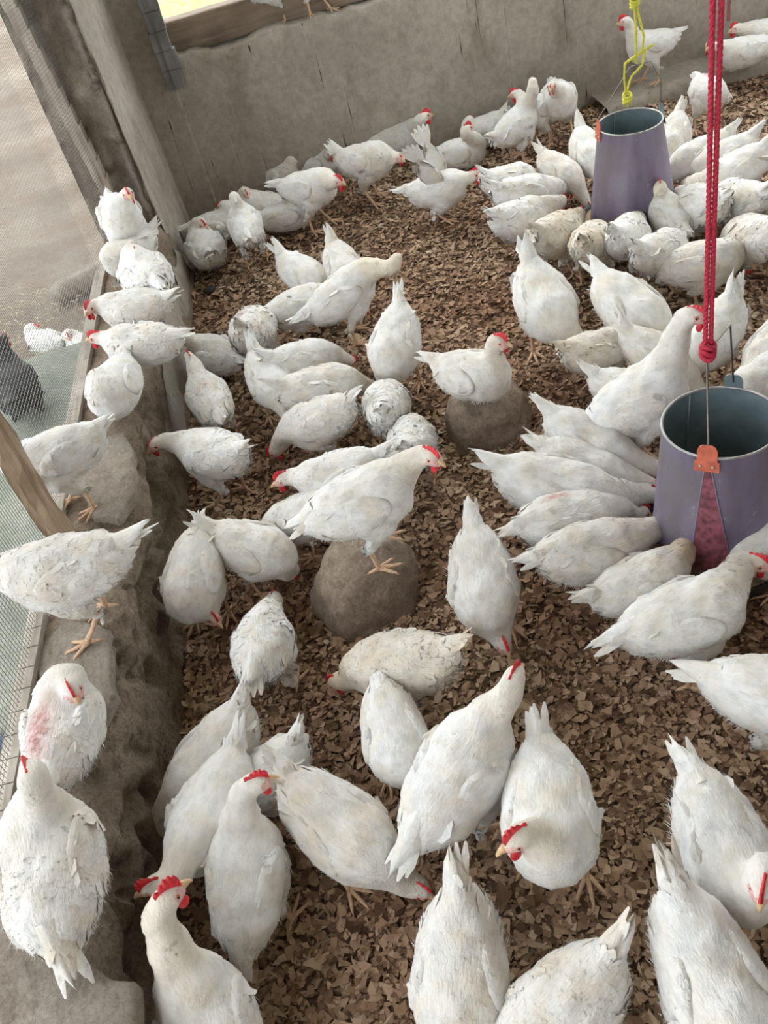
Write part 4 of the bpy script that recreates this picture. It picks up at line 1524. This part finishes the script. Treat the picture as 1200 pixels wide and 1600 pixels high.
BIRDS = [
    (-0.629, 3.442, 0.3, -74.6, 0.902, 8, 0.205, 'st', (-0.022, 0.058, 0.3), (1.0, 0.01, -0.09), {}, 'ledge', 'white hen upright at the far end of the wall ledge, looking right, beside the board'),
    (-0.651, 3.351, 0.3, -141.6, 0.8, 2, 0.095, 'tk', (0.01, 0.109, 0.17), (0.24, 0.96, -0.1), {'nocomb': 1}, 'ledge', 'round white hen huddled on the ledge just below the upright hen'),
    (-0.573, 3.12, 0.3, 111.6, 0.92, 2, 0.095, 'tk', (0.019, -0.006, 0.17), (0.94, -0.31, -0.12), {'tp': 0}, 'ledge', 'white hen lying on the ledge with its tail pointing down toward the litter'),
    (-0.623, 2.904, 0.3, 165.1, 0.8, 6, 0.095, 'si', (0.137, 0.028, 0.15), (0.21, 0.97, -0.09), {'comb': 1.3}, 'ledge', 'red-wattled white hen with tucked beak behind the pink-eyed hen on the ledge'),
    (-0.597, 2.639, 0.3, 161.1, 0.829, 6, 0.095, 'si', (0.165, -0.026, 0.14), (0.99, 0.12, -0.11), {'comb': 1.1}, 'ledge', 'white hen stretched out on the ledge facing the wire mesh with a pink eye patch'),
    (-0.666, 2.414, 0.3, -105.0, 0.816, 2, 0.095, 'tk', (0.006, -0.032, 0.17), (0.87, 0.48, -0.13), {'tl': 0.06, 'nocomb': 0}, 'ledge', 'fluffy white hen rolled into a ball on the ledge with head tucked over its back'),
    (-0.781, 2.003, 0.3, -157.3, 0.84, 8, 0.205, 'st', (0.174, -0.163, 0.2), (0.98, 0.08, -0.19), {'tl': 0.07}, 'ledge', 'white hen standing on the ledge behind the slanting wooden post, tail raised'),
    (-0.714, 1.538, 0.3, -176.5, 0.915, 8, 0.205, 'st', (0.239, -0.122, 0.2), (0.98, -0.07, -0.21), {'dirt': 1}, 'ledge', 'brown-specked white hen standing on the ledge with its head past the left edge'),
    (-0.727, 1.211, 0.3, 87.1, 0.84, 2, 0.095, 'tk', (0.032, -0.049, 0.17), (-0.89, -0.4, -0.21), {'bare': 1.5, 'comb': 1.2}, 'ledge', 'sleeping white hen on the ledge with bare pink skin between its wings'),
    (-0.727, 0.916, 0.3, 100.1, 0.96, 8, 0.095, 'si', (0.067, -0.046, 0.25), (0.94, 0.17, -0.3), {'dirt': 1, 'tp': -35, 'nocomb': 0}, 'ledge', 'ragged white hen seen from behind on the ledge above the broken cement edge'),
    (-0.424, 3.888, 0, 100.2, 0.92, 2, 0.095, 'tk', (0.06, -0.03, 0.185), (-0.8, -0.4, -0.35), {}, 'backwall', 'small white hen crouched in the back corner with its tail toward the litter'),
    (-0.36, 4.114, 0, 0.6, 0.8, 2, 0.095, 'tk', (0.06, 0.03, 0.185), (-0.8, 0.4, -0.35), {}, 'backwall', 'white hen lying in the back corner behind the crouched hen'),
    (-0.218, 3.792, 0, 91.9, 0.847, 8, 0.205, 'st', (0.054, 0.006, 0.3), (0.99, 0.12, -0.09), {'nocomb': 1}, 'backwall', 'white hen standing with its back to us near the back corner, legs showing'),
    (-0.142, 4.181, 0, 131.6, 0.8, 2, 0.095, 'tk', (0.06, 0.03, 0.185), (-0.8, 0.4, -0.35), {}, 'backwall', 'white hen asleep by the back wall, behind the hen showing its back'),
    (-0.023, 4.003, 0, 0.0, 0.8, 2, 0.095, 'tk', (0.06, 0.03, 0.185), (-0.8, 0.4, -0.35), {}, 'backwall', 'white hen lying on litter beneath the standing hen with a red comb'),
    (-0.025, 4.503, 0, -28.7, 0.832, 2, 0.095, 'tk', (0.06, 0.03, 0.185), (-0.8, 0.4, -0.35), {}, 'backwall', 'white hen lying flat against the back wall, leftmost of the wall row'),
    (0.182, 4.492, 0, -20.0, 0.8, 6, 0.095, 'si', (0.126, -0.146, 0.2), (0.65, -0.76, -0.1), {'comb': 1.2}, 'backwall', 'white hen with bright red comb sitting against the back wall above its lying neighbour'),
    (0.104, 3.937, 0, -35.0, 0.92, 8, 0.205, 'st', (0.203, -0.094, 0.28), (0.93, -0.32, -0.15), {'comb': 1.2}, 'backwall', 'white hen striding right with red comb and long bare legs, near the back wall'),
    (0.379, 4.05, 0, -40.0, 0.92, 8, 0.205, 'st', (0.162, 0.008, 0.22), (0.91, -0.39, -0.14), {'tp': 50, 'dirt': 1, 'nocomb': 1}, 'backwall', 'white hen with upright tail and soiled head between the striding hen and the flapping one'),
    (0.574, 4.448, 0, -10.0, 0.909, 6, 0.095, 'si', (0.172, -0.328, 0.25), (0.91, 0.38, -0.19), {'comb': 1.2}, 'backwall', 'white hen close against the back wall looking right above the flapping hen'),
    (0.617, 3.685, 0, -25.0, 0.849, 8, 0.15, 'st', (0.139, 0.009, 0.2), (0.98, 0.1, -0.15), {'flap': 1, 'comb': 1.3}, 'backwall', 'white hen flapping one raised wing as it runs to the right'),
    (0.822, 4.114, 0, -20.0, 0.8, 6, 0.095, 'si', (0.036, -0.105, 0.27), (0.67, 0.72, -0.17), {'comb': 1.2}, 'backwall', 'white hen sitting up with red comb just behind the flapping hen'),
    (0.96, 4.289, 0, -150.7, 0.8, 2, 0.095, 'tk', (0.06, -0.03, 0.185), (-0.8, -0.4, -0.35), {}, 'backwall', 'white hen lying at the wall foot left of the tall hen stretching its neck'),
    (1.061, 4.031, 0, 25.0, 0.8, 18, 0.205, 'st', (0.068, -0.076, 0.42), (0.57, 0.82, -0.05), {'tp': 30, 'nocomb': 1}, 'backwall', 'tall white hen stretching its neck straight up near the back wall'),
    (1.171, 4.121, 0, -161.7, 0.8, 8, 0.205, 'st', (0.014, -0.103, 0.3), (0.62, -0.74, -0.25), {'comb': 1.2}, 'backwall', 'white hen mostly hidden behind the neck-stretching hen, only red comb showing'),
    (1.284, 4.121, 0, -100.0, 0.888, 8, 0.205, 'st', (0.145, -0.048, 0.33), (0.92, -0.37, -0.08), {'nocomb': 1}, 'backwall', 'puffed white hen standing on the litter by the wall, right of the neck-stretching hen'),
    (1.79, 4.333, 0.06, -175.0, 0.8, 8, 0.205, 'st', (0.138, -0.005, 0.38), (0.98, -0.15, -0.13), {'comb': 1.4}, 'backwall', 'white hen standing on the low step facing left behind the yellow rope'),
    (2.163, 4.163, 0.06, 180.0, 0.8, 6, 0.095, 'si', (0.187, -0.011, 0.18), (0.73, 0.68, -0.09), {'comb': 1.2}, 'backwall', 'white hen resting on the low step behind the red ropes'),
    (2.344, 4.296, 0.06, 180.0, 0.8, 6, 0.095, 'si', (0.214, 0.056, 0.2), (0.96, 0.27, -0.1), {'comb': 1.2}, 'backwall', 'white hen lying on the low step farthest back at the upper right corner'),
    (1.816, 3.767, 0, -100.0, 0.8, 8, 0.205, 'st', (0.027, 0.065, 0.2), (-0.74, -0.66, -0.1), {'comb': 1.2, 'bare': 1}, 'backwall', 'white hen preening its side between the far feeder and the red ropes'),
    (0.872, 3.517, 0, 24.3, 0.848, -16, 0.175, 'pk', (0.2, 0.031, 0.055), (0.5, 0.14, -0.8), {}, 'far', 'white hen feeding leftmost at the far feeder, back rounded'),
    (1.079, 3.505, 0, -67.1, 0.736, -16, 0.175, 'pk', (0.2, -0.016, 0.055), (0.5, -0.1, -0.8), {}, 'far', 'white hen feeding just left of the far feeder, behind the long row of backs'),
    (0.881, 3.339, 0, 22.9, 0.92, -16, 0.175, 'pk', (0.281, 0.055, 0.07), (0.75, 0.21, -0.62), {}, 'far', 'white hen feeding at the far feeder, third body down on its left'),
    (0.811, 3.157, 0, 28.9, 0.92, -16, 0.175, 'pk', (0.38, 0.092, 0.07), (0.75, 0.23, -0.62), {}, 'far', 'white hen with dark wing tips at the left of the far feeder'),
    (0.877, 2.968, 0, 47.5, 0.92, -16, 0.175, 'pk', (0.399, 0.047, 0.07), (0.77, 0.11, -0.62), {'dirt': 2}, 'far', 'white hen with a brown scab on its back feeding at the far feeder'),
    (0.964, 2.852, 0, 58.7, 0.874, -16, 0.175, 'pk', (0.2, -0.033, 0.055), (0.5, -0.08, -0.8), {'dirt': 2}, 'far', 'dirt speckled hen feeding in front of the far feeder with tail toward us'),
    (1.078, 2.825, 0, 53.9, 0.874, -16, 0.175, 'pk', (0.381, 0.034, 0.07), (0.78, 0.09, -0.62), {}, 'far', 'white hen feeding straight ahead at the front of the far feeder'),
    (1.218, 3.562, 0, -93.8, 0.825, -16, 0.175, 'pk', (0.2, 0.014, 0.055), (0.5, -0.01, -0.8), {}, 'far', 'white hen partly hidden behind the left rim of the far feeder'),
    (1.522, 3.464, 0, -127.9, 0.8, -16, 0.175, 'pk', (0.2, -0.007, 0.055), (0.5, 0.12, -0.8), {}, 'far', 'white hen feeding behind the right side of the far feeder'),
    (1.282, 2.933, 0, 86.1, 0.8, 8, 0.15, 'st', (0.034, 0.024, 0.28), (0.96, -0.28, -0.08), {'buff': 0.6, 'nocomb': 0}, 'far', 'buff-necked hen raising its head at the front right of the far feeder'),
    (1.542, 3.273, 0, 175.9, 0.8, -16, 0.175, 'pk', (0.2, 0.009, 0.055), (0.5, -0.01, -0.8), {}, 'far', 'white hen feeding from the right of the far feeder, farthest of that side'),
    (1.599, 3.194, 0, 175.0, 0.8, -16, 0.175, 'pk', (0.102, -0.236, 0.07), (0.81, -0.04, -0.59), {'comb': 1.3}, 'far', 'long bodied hen with red comb feeding from the right of the far feeder'),
    (1.569, 3.051, 0, 178.0, 0.846, -16, 0.175, 'pk', (0.105, -0.262, 0.07), (0.07, -0.78, -0.62), {}, 'far', 'white hen at the far feeder whose long back reaches past the red ropes'),
    (1.379, 2.889, 0, 95.2, 0.866, -16, 0.175, 'pk', (0.383, -0.088, 0.07), (0.75, -0.22, -0.62), {}, 'far', 'white hen feeding right of the buff-necked hen'),
    (1.496, 2.851, 0, 99.9, 0.863, -16, 0.175, 'pk', (0.2, 0.015, 0.055), (0.5, 0.18, -0.8), {}, 'far', 'grey-shaded white hen behind the red ropes at the far feeder'),
    (1.236, 2.547, 0, -25.0, 0.883, 8, 0.15, 'st', (0.146, 0.087, 0.1), (0.48, -0.86, -0.15), {'comb': 1.2}, 'far', 'large white hen walking right under the red ropes, pink face low'),
    (1.136, 2.67, 0, 33.0, 0.85, -16, 0.175, 'pk', (0.2, 0.021, 0.055), (0.5, 0.08, -0.8), {}, 'far', 'white hen behind the large hen walking right under the ropes'),
    (1.415, 2.586, 0, 96.4, 0.878, -16, 0.175, 'pk', (0.2, 0.01, 0.055), (0.5, 0.03, -0.8), {}, 'far', 'white hen at the right edge of the picture level with the far feeder base'),
    (1.595, 2.781, 0, 97.7, 0.8, -16, 0.175, 'pk', (0.2, 0.0, 0.055), (0.5, 0.02, -0.8), {}, 'far', 'white hen cut by the right edge of the picture behind the far feeder crowd'),
    (-0.261, 2.935, 0, 80.3, 0.92, -16, 0.175, 'pk', (-0.028, 0.009, 0.06), (-0.78, 0.07, -0.62), {'bare': 0.5, 'dirt': 1}, 'mid', 'white hen with a small pink wound on its back, tail drooping left'),
    (-0.032, 3.253, 0, -55.9, 0.8, -16, 0.175, 'pk', (-0.051, 0.132, 0.07), (-0.55, 0.55, -0.62), {}, 'mid', 'white hen bent behind the black-spotted hen'),
    (-0.085, 3.04, 0, 20.6, 0.8, 0, 0.175, 'pk', (0.177, 0.096, 0.15), (0.56, 0.55, -0.62), {'spot': 1}, 'mid', 'white hen with a black spot on its rump'),
    (0.116, 3.209, 0, -83.9, 0.8, -16, 0.175, 'pk', (0.2, 0.017, 0.055), (0.5, 0.12, -0.8), {'tp': 35}, 'mid', 'white hen pecking with its tail straight up behind the long-necked hen'),
    (0.094, 2.942, 0, 14.5, 0.916, 18, 0.205, 'st', (0.185, -0.124, 0.32), (0.73, 0.67, -0.14), {'buff': 0.7, 'nocomb': 1}, 'mid', 'white hen stretching its long buff neck up to the right in mid pen'),
    (0.182, 2.543, 0, -116.2, 0.925, -16, 0.175, 'pk', (0.045, -0.055, 0.07), (-0.41, -0.66, -0.62), {'tp': 25}, 'mid', 'white hen standing tail up alone between the long-necked hen and the near stone'),
    (-0.432, 2.992, 0, 128.5, 0.8, 6, 0.095, 'si', (0.063, 0.027, 0.17), (0.99, -0.07, -0.15), {}, 'mid', 'small white hen sitting beside the wall ledge facing left'),
    (-0.441, 2.573, 0, 104.7, 0.8, 8, 0.205, 'st', (0.198, -0.011, 0.3), (0.99, 0.05, -0.1), {'comb': 1.2}, 'mid', 'white hen with red comb walking away along the foot of the ledge'),
    (-0.446, 2.249, 0, 136.3, 0.873, -5, 0.205, 'st', (0.198, 0.054, 0.24), (0.23, 0.96, -0.18), {'buff': 0.4, 'nocomb': 0, 'comb': 0.7}, 'mid', 'white hen reaching left to peck the eroded ledge'),
    (-0.109, 2.669, 0, 19.4, 0.8, -16, 0.175, 'pk', (0.2, 0.021, 0.055), (0.5, 0.08, -0.8), {}, 'mid', 'white hen lying behind the speckled hen'),
    (-0.236, 2.594, 0, -77.3, 0.8, -16, 0.175, 'pk', (0.2, 0.01, 0.055), (0.5, 0.03, -0.8), {'tp': 40}, 'mid', 'white hen with upright tail left of the speckled hen'),
    (-0.075, 2.451, 0, 17.2, 0.879, -16, 0.175, 'pk', (0.2, 0.0, 0.055), (0.5, 0.02, -0.8), {'dirt': 1}, 'mid', 'white hen with brown specks on its rounded back'),
    (-0.121, 2.294, 0, 157.9, 0.84, -16, 0.175, 'pk', (0.2, 0.001, 0.055), (0.5, 0.1, -0.8), {'dirt': 1}, 'mid', 'white hen facing left with dark specks on its breast, legs spread behind'),
    (0.099, 2.277, 0, 82.0, 0.835, -16, 0.175, 'pk', (0.2, -0.034, 0.055), (0.5, 0.2, -0.8), {}, 'mid', 'round white hen seen from behind, upper of the pair above the stone-standing hen'),
    (0.133, 2.075, 0, 76.8, 0.8, -16, 0.175, 'pk', (0.2, -0.034, 0.055), (0.5, 0.1, -0.8), {'spot': 0.5}, 'mid', 'round white hen with one tiny dark spot, just above the stone-standing hen'),
    (-0.103, 1.979, 0, 174.8, 0.832, -3, 0.205, 'st', (0.174, -0.042, 0.22), (0.94, 0.27, -0.2), {'comb': 1.3}, 'mid', 'white hen facing left with red comb behind the stone-standing hen'),
    (-0.027, 1.632, 0.17, 5.1, 0.905, 8, 0.205, 'st', (0.179, -0.03, 0.3), (0.5, -0.83, -0.24), {'comb': 1.2, 'buff': 0.5, 'tp': -22, 'tl': 0.07}, 'mid', 'white hen standing on the nearer stone facing right'),
    (-0.235, 1.914, 0, 169.5, 0.72, -16, 0.175, 'pk', (0.2, 0.028, 0.055), (0.5, -0.2, -0.8), {}, 'mid', 'white hen mostly hidden below the red-combed hen facing left'),
    (-0.349, 1.815, 0, -28.7, 0.816, -16, 0.175, 'pk', (0.082, 0.018, 0.07), (0.07, 0.78, -0.62), {}, 'mid', 'plump white hen pecking down right beside the nearer stone'),
    (-0.528, 1.754, 0, -108.6, 0.864, -16, 0.175, 'pk', (0.075, 0.051, 0.12), (0.62, 0.66, -0.43), {'tp': -12, 'comb': 1.1}, 'mid', 'white hen beside the ledge bending to look at its own feet'),
    (-0.365, 1.481, 0, 83.3, 0.829, -16, 0.175, 'pk', (0.276, 0.003, 0.07), (0.78, 0.01, -0.62), {'tp': -15}, 'mid', 'white hen pecking away from us, tail toward us, left of the brown-stained hen'),
    (0.375, 2.192, 0.13, -49.0, 0.84, 6, 0.095, 'si', (0.07, 0.026, 0.19), (0.98, -0.0, -0.19), {'comb': 1.3}, 'mid', 'white hen resting on top of the farther stone'),
    (0.172, 1.445, 0, -100.0, 0.899, -16, 0.175, 'pk', (0.122, 0.027, 0.1), (0.73, 0.25, -0.63), {'comb': 1.4, 'tp': 0}, 'mid', 'slender white hen coming toward us with head down and red comb, tail up behind'),
    (-0.067, 1.297, 0, 154.3, 0.894, -16, 0.175, 'pk', (0.199, -0.022, 0.05), (0.82, -0.13, -0.56), {'dirt': 2, 'buff': 0.5}, 'mid', 'brown-stained hen in profile pecking left with white tail at right'),
    (-0.111, 1.102, 0, -90.1, 0.784, -6, 0.205, 'st', (0.066, 0.028, 0.2), (0.95, 0.27, -0.16), {'tp': -12, 'comb': 1.3}, 'near', 'white hen facing us with a long red comb, just below the brown-stained hen'),
    (0.006, 0.974, 0, 42.0, 0.98, 8, 0.205, 'st', (0.165, -0.033, 0.32), (0.96, 0.16, -0.22), {'comb': 1.0, 'tp': -12}, 'near', 'long white hen walking away to upper right with dark tail feather tips'),
    (0.128, 0.822, 0, -102.7, 0.943, 8, 0.205, 'st', (0.087, -0.045, 0.32), (0.54, -0.84, -0.11), {'comb': 1.6, 'tp': 15, 'buff': 0.5}, 'near', 'big white hen with a tall red comb turning its head to the left'),
    (-0.244, 0.939, 0, -52.2, 0.907, -16, 0.175, 'pk', (0.15, 0.022, 0.07), (0.74, 0.23, -0.62), {'tp': 20}, 'near', "white hen pecking down right, rear touching the red-faced hen's beak"),
    (-0.44, 0.916, 0, 73.5, 0.84, 30, 0.205, 'st', (0.103, -0.063, 0.4), (0.36, -0.92, -0.16), {'comb': 1.3, 'tp': -25}, 'near', 'upright white hen looking right with open eye and red wattle, lower left'),
    (-0.506, 1.034, 0, -116.5, 0.88, 8, 0.205, 'st', (0.185, -0.026, 0.27), (0.51, -0.84, -0.21), {'comb': 1.5, 'tp': 30}, 'near', 'white hen with pointed raised tail walking down along the ledge'),
    (-0.525, 0.66, 0, 103.8, 0.896, 25, 0.205, 'st', (0.142, -0.041, 0.42), (0.27, -0.95, -0.15), {'comb': 1.8}, 'near', 'nearest white hen at the lower left with large serrated red comb and round wattle'),
    (-0.512, 1.192, 0, -145.3, 0.84, -16, 0.175, 'pk', (0.2, -0.034, 0.055), (0.5, 0.2, -0.8), {'tp': 30, 'dirt': 1}, 'near', 'shaded white hen behind the pointed-tail hen by the ledge'),
    (-0.408, 1.127, 0, -163.8, 0.72, -16, 0.175, 'pk', (0.2, -0.034, 0.055), (0.5, 0.1, -0.8), {'tp': 40}, 'near', 'white hen showing only its fanned tail behind the open-eyed hen'),
    (-0.103, 0.615, 0, -109.8, 0.88, -16, 0.175, 'pk', (0.178, -0.017, 0.1), (0.77, -0.13, -0.62), {'tp': 28}, 'near', 'white hen heading out of the bottom edge with ragged split tail up'),
    (0.028, 0.521, 0, -157.2, 0.864, -16, 0.175, 'pk', (0.2, 0.028, 0.055), (0.5, 0.12, -0.8), {'tp': 25, 'dirt': 1}, 'near', 'shaded white hen at the bottom edge between two brighter hens'),
    (0.284, 0.489, 0, -87.0, 0.944, -16, 0.175, 'pk', (0.2, 0.028, 0.055), (0.5, -0.2, -0.8), {'tp': 25}, 'near', 'white hen at the lower right corner with a long narrow tail pointing up'),
    (0.399, 0.687, 0, -91.3, 0.896, -8, 0.175, 'pk', (0.103, 0.005, 0.27), (0.63, -0.46, -0.62), {'comb': 1.5, 'tp': -10, 'fluff': 1}, 'near', 'white hen with fluffy rear and a red comb bowing toward us at the right'),
    (0.631, 0.931, 0, -40.7, 0.88, 8, 0.205, 'st', (0.126, 0.008, 0.3), (0.85, 0.48, -0.21), {'tp': -6}, 'near', 'white hen with its tail pointing left, body cut by the right edge'),
    (0.559, 1.179, 0, -0.3, 0.896, 8, 0.205, 'st', (0.196, 0.079, 0.23), (0.68, -0.7, -0.23), {'comb': 1.0, 'tp': -10}, 'near', 'big white hen in profile facing right in front of the black tray'),
    (0.522, 1.336, 0, 8.9, 0.784, 0, 0.175, 'pk', (0.197, 0.063, 0.18), (0.75, 0.13, -0.65), {'dirt': 1, 'buff': 0.9, 'nocomb': 1}, 'near', 'white hen with dirty buff head and folded tail at the near feeder tray'),
    (0.45, 1.457, 0, 9.4, 0.88, -16, 0.175, 'pk', (0.241, 0.005, 0.12), (0.63, -0.47, -0.61), {'comb': 1.0, 'dirt': 1, 'tp': -10}, 'near', 'white hen feeding right with curved white tail feathers hanging at left'),
    (0.441, 1.579, 0, 11.9, 0.883, -16, 0.175, 'pk', (0.218, 0.01, 0.07), (0.78, 0.06, -0.62), {'bare': 0.6, 'tp': -15}, 'near', 'white hen with a pinkish bare back between two feeding hens at the near feeder'),
    (0.444, 1.679, 0, -27.8, 0.959, -16, 0.175, 'pk', (0.225, 0.098, 0.08), (0.73, 0.29, -0.62), {'comb': 1.2, 'tp': 0}, 'near', 'long white hen reaching flat to the near feeder with a small red comb'),
    (0.54, 1.741, 0, -40.6, 0.811, -16, 0.175, 'pk', (0.174, 0.087, 0.08), (0.66, 0.24, -0.72), {'comb': 0.8, 'tp': 10}, 'near', 'white hen feeding just above the long flat-reaching hen'),
    (0.584, 1.821, 0, -52.1, 0.856, -16, 0.175, 'pk', (0.182, 0.096, 0.07), (0.57, 0.53, -0.62), {'tp': 10}, 'near', 'white hen feeding beneath the tall hen that looks into the feeder'),
    (0.74, 1.854, 0.04, -5.0, 0.951, 28, 0.205, 'st', (0.135, -0.001, 0.43), (0.7, -0.7, -0.15), {'comb': 0.9, 'tp': -20, 'tl': 0.05, 'buff': 0.3}, 'near', 'tall white hen stretching up beside the near feeder behind the red rope'),
    (0.77, 2.001, 0, -33.5, 0.76, -16, 0.175, 'pk', (0.2, -0.015, 0.055), (0.5, 0.1, -0.8), {}, 'near', 'white hen showing only its back behind the tall stretching hen'),
    (0.758, 2.238, 0, 16.3, 0.8, -16, 0.175, 'pk', (0.2, -0.002, 0.055), (0.5, 0.15, -0.8), {'dirt': 2, 'buff': 0.4}, 'near', 'beige-tinged white hen facing right with its tail low at left'),
    (0.683, 2.499, 0, -88.8, 1.031, -16, 0.175, 'pk', (0.154, 0.06, 0.1), (0.61, 0.49, -0.62), {'tp': 45}, 'mid', 'white hen with tail cocked high walking down right, long legs visible'),
    (0.909, 2.341, 0, -69.8, 0.971, -16, 0.175, 'pk', (0.2, -0.034, 0.055), (0.5, 0.2, -0.8), {'tp': 5}, 'mid', 'large white hen bent over right of the cocked-tail hen'),
    (1.055, 2.134, 0, -146.5, 0.84, -16, 0.175, 'pk', (0.2, -0.034, 0.055), (0.5, 0.1, -0.8), {'tp': 50}, 'mid', 'white hen with a curled tail feather raised behind the red rope end'),
    (1.17, 1.997, 0, -144.9, 0.8, -16, 0.175, 'pk', (0.2, -0.011, 0.055), (0.5, -0.06, -0.8), {}, 'mid', 'white hen cut by the right edge just above the near feeder'),
    (1.084, 1.897, 0, -169.9, 0.76, -16, 0.175, 'pk', (0.2, 0.028, 0.055), (0.5, 0.12, -0.8), {}, 'mid', 'white hen behind the rim of the near feeder at the right edge'),
    (0.805, 1.349, 0, 164.8, 0.76, -16, 0.175, 'pk', (0.055, -0.09, 0.09), (0.65, 0.52, -0.56), {'comb': 1.1}, 'near', 'white hen feeding from the right, its comb in the tray under the feeder'),
    (0.899, 2.137, 0, -52.5, 0.76, -16, 0.175, 'pk', (0.2, -0.024, 0.055), (0.5, -0.02, -0.8), {'tp': 30}, 'mid', 'white hen mostly hidden behind the neck of the tall stretching hen'),
    (0.154, 4.576, 0.7, -150.0, 0.807, 8, 0.205, 'st', (0.14, 0.0, 0.36), (1.0, 0.0, -0.1), {}, 'sill', 'hen on top of the low wall, belly and one leg showing at the top edge'),
    (0.365, 4.516, 0.7, -60.0, 0.8, 8, 0.205, 'st', (0.14, 0.0, 0.36), (1.0, 0.0, -0.1), {}, 'sill', 'hen on top of the low wall of which only the feet show'),
    (-1.142, 2.999, 0, 97.7, 0.913, 8, 0.205, 'st', (0.102, -0.013, 0.3), (0.86, -0.49, -0.1), {'color': 'black', 'nocomb': 1}, 'outside', 'black hen outside beyond the wire mesh'),
    (-1.171, 3.614, -0.05, 140.2, 0.64, 2, 0.095, 'tk', (0.06, -0.03, 0.185), (-0.8, -0.4, -0.35), {}, 'outside', 'pale hen outside behind the mossy slab seen through the mesh'),
    (-0.991, 3.476, -0.05, 127.7, 0.64, 2, 0.095, 'tk', (0.06, 0.03, 0.185), (-0.8, 0.4, -0.35), {}, 'outside', 'white hen outside by the slab, close to the mesh frame'),
]
FLOCKS = {'ledge': 'white hens perched on the wall ledge', 'backwall': 'white hens along the back wall', 'far': 'white hens feeding around the far feeder', 'mid': 'white hens in the middle of the pen', 'near': 'white hens in the foreground and at the near feeder', 'sill': 'hens on the low back wall', 'outside': 'hens outside the mesh'}

for i_, b_ in enumerate(BIRDS):
    make_hen(i_, *b_)
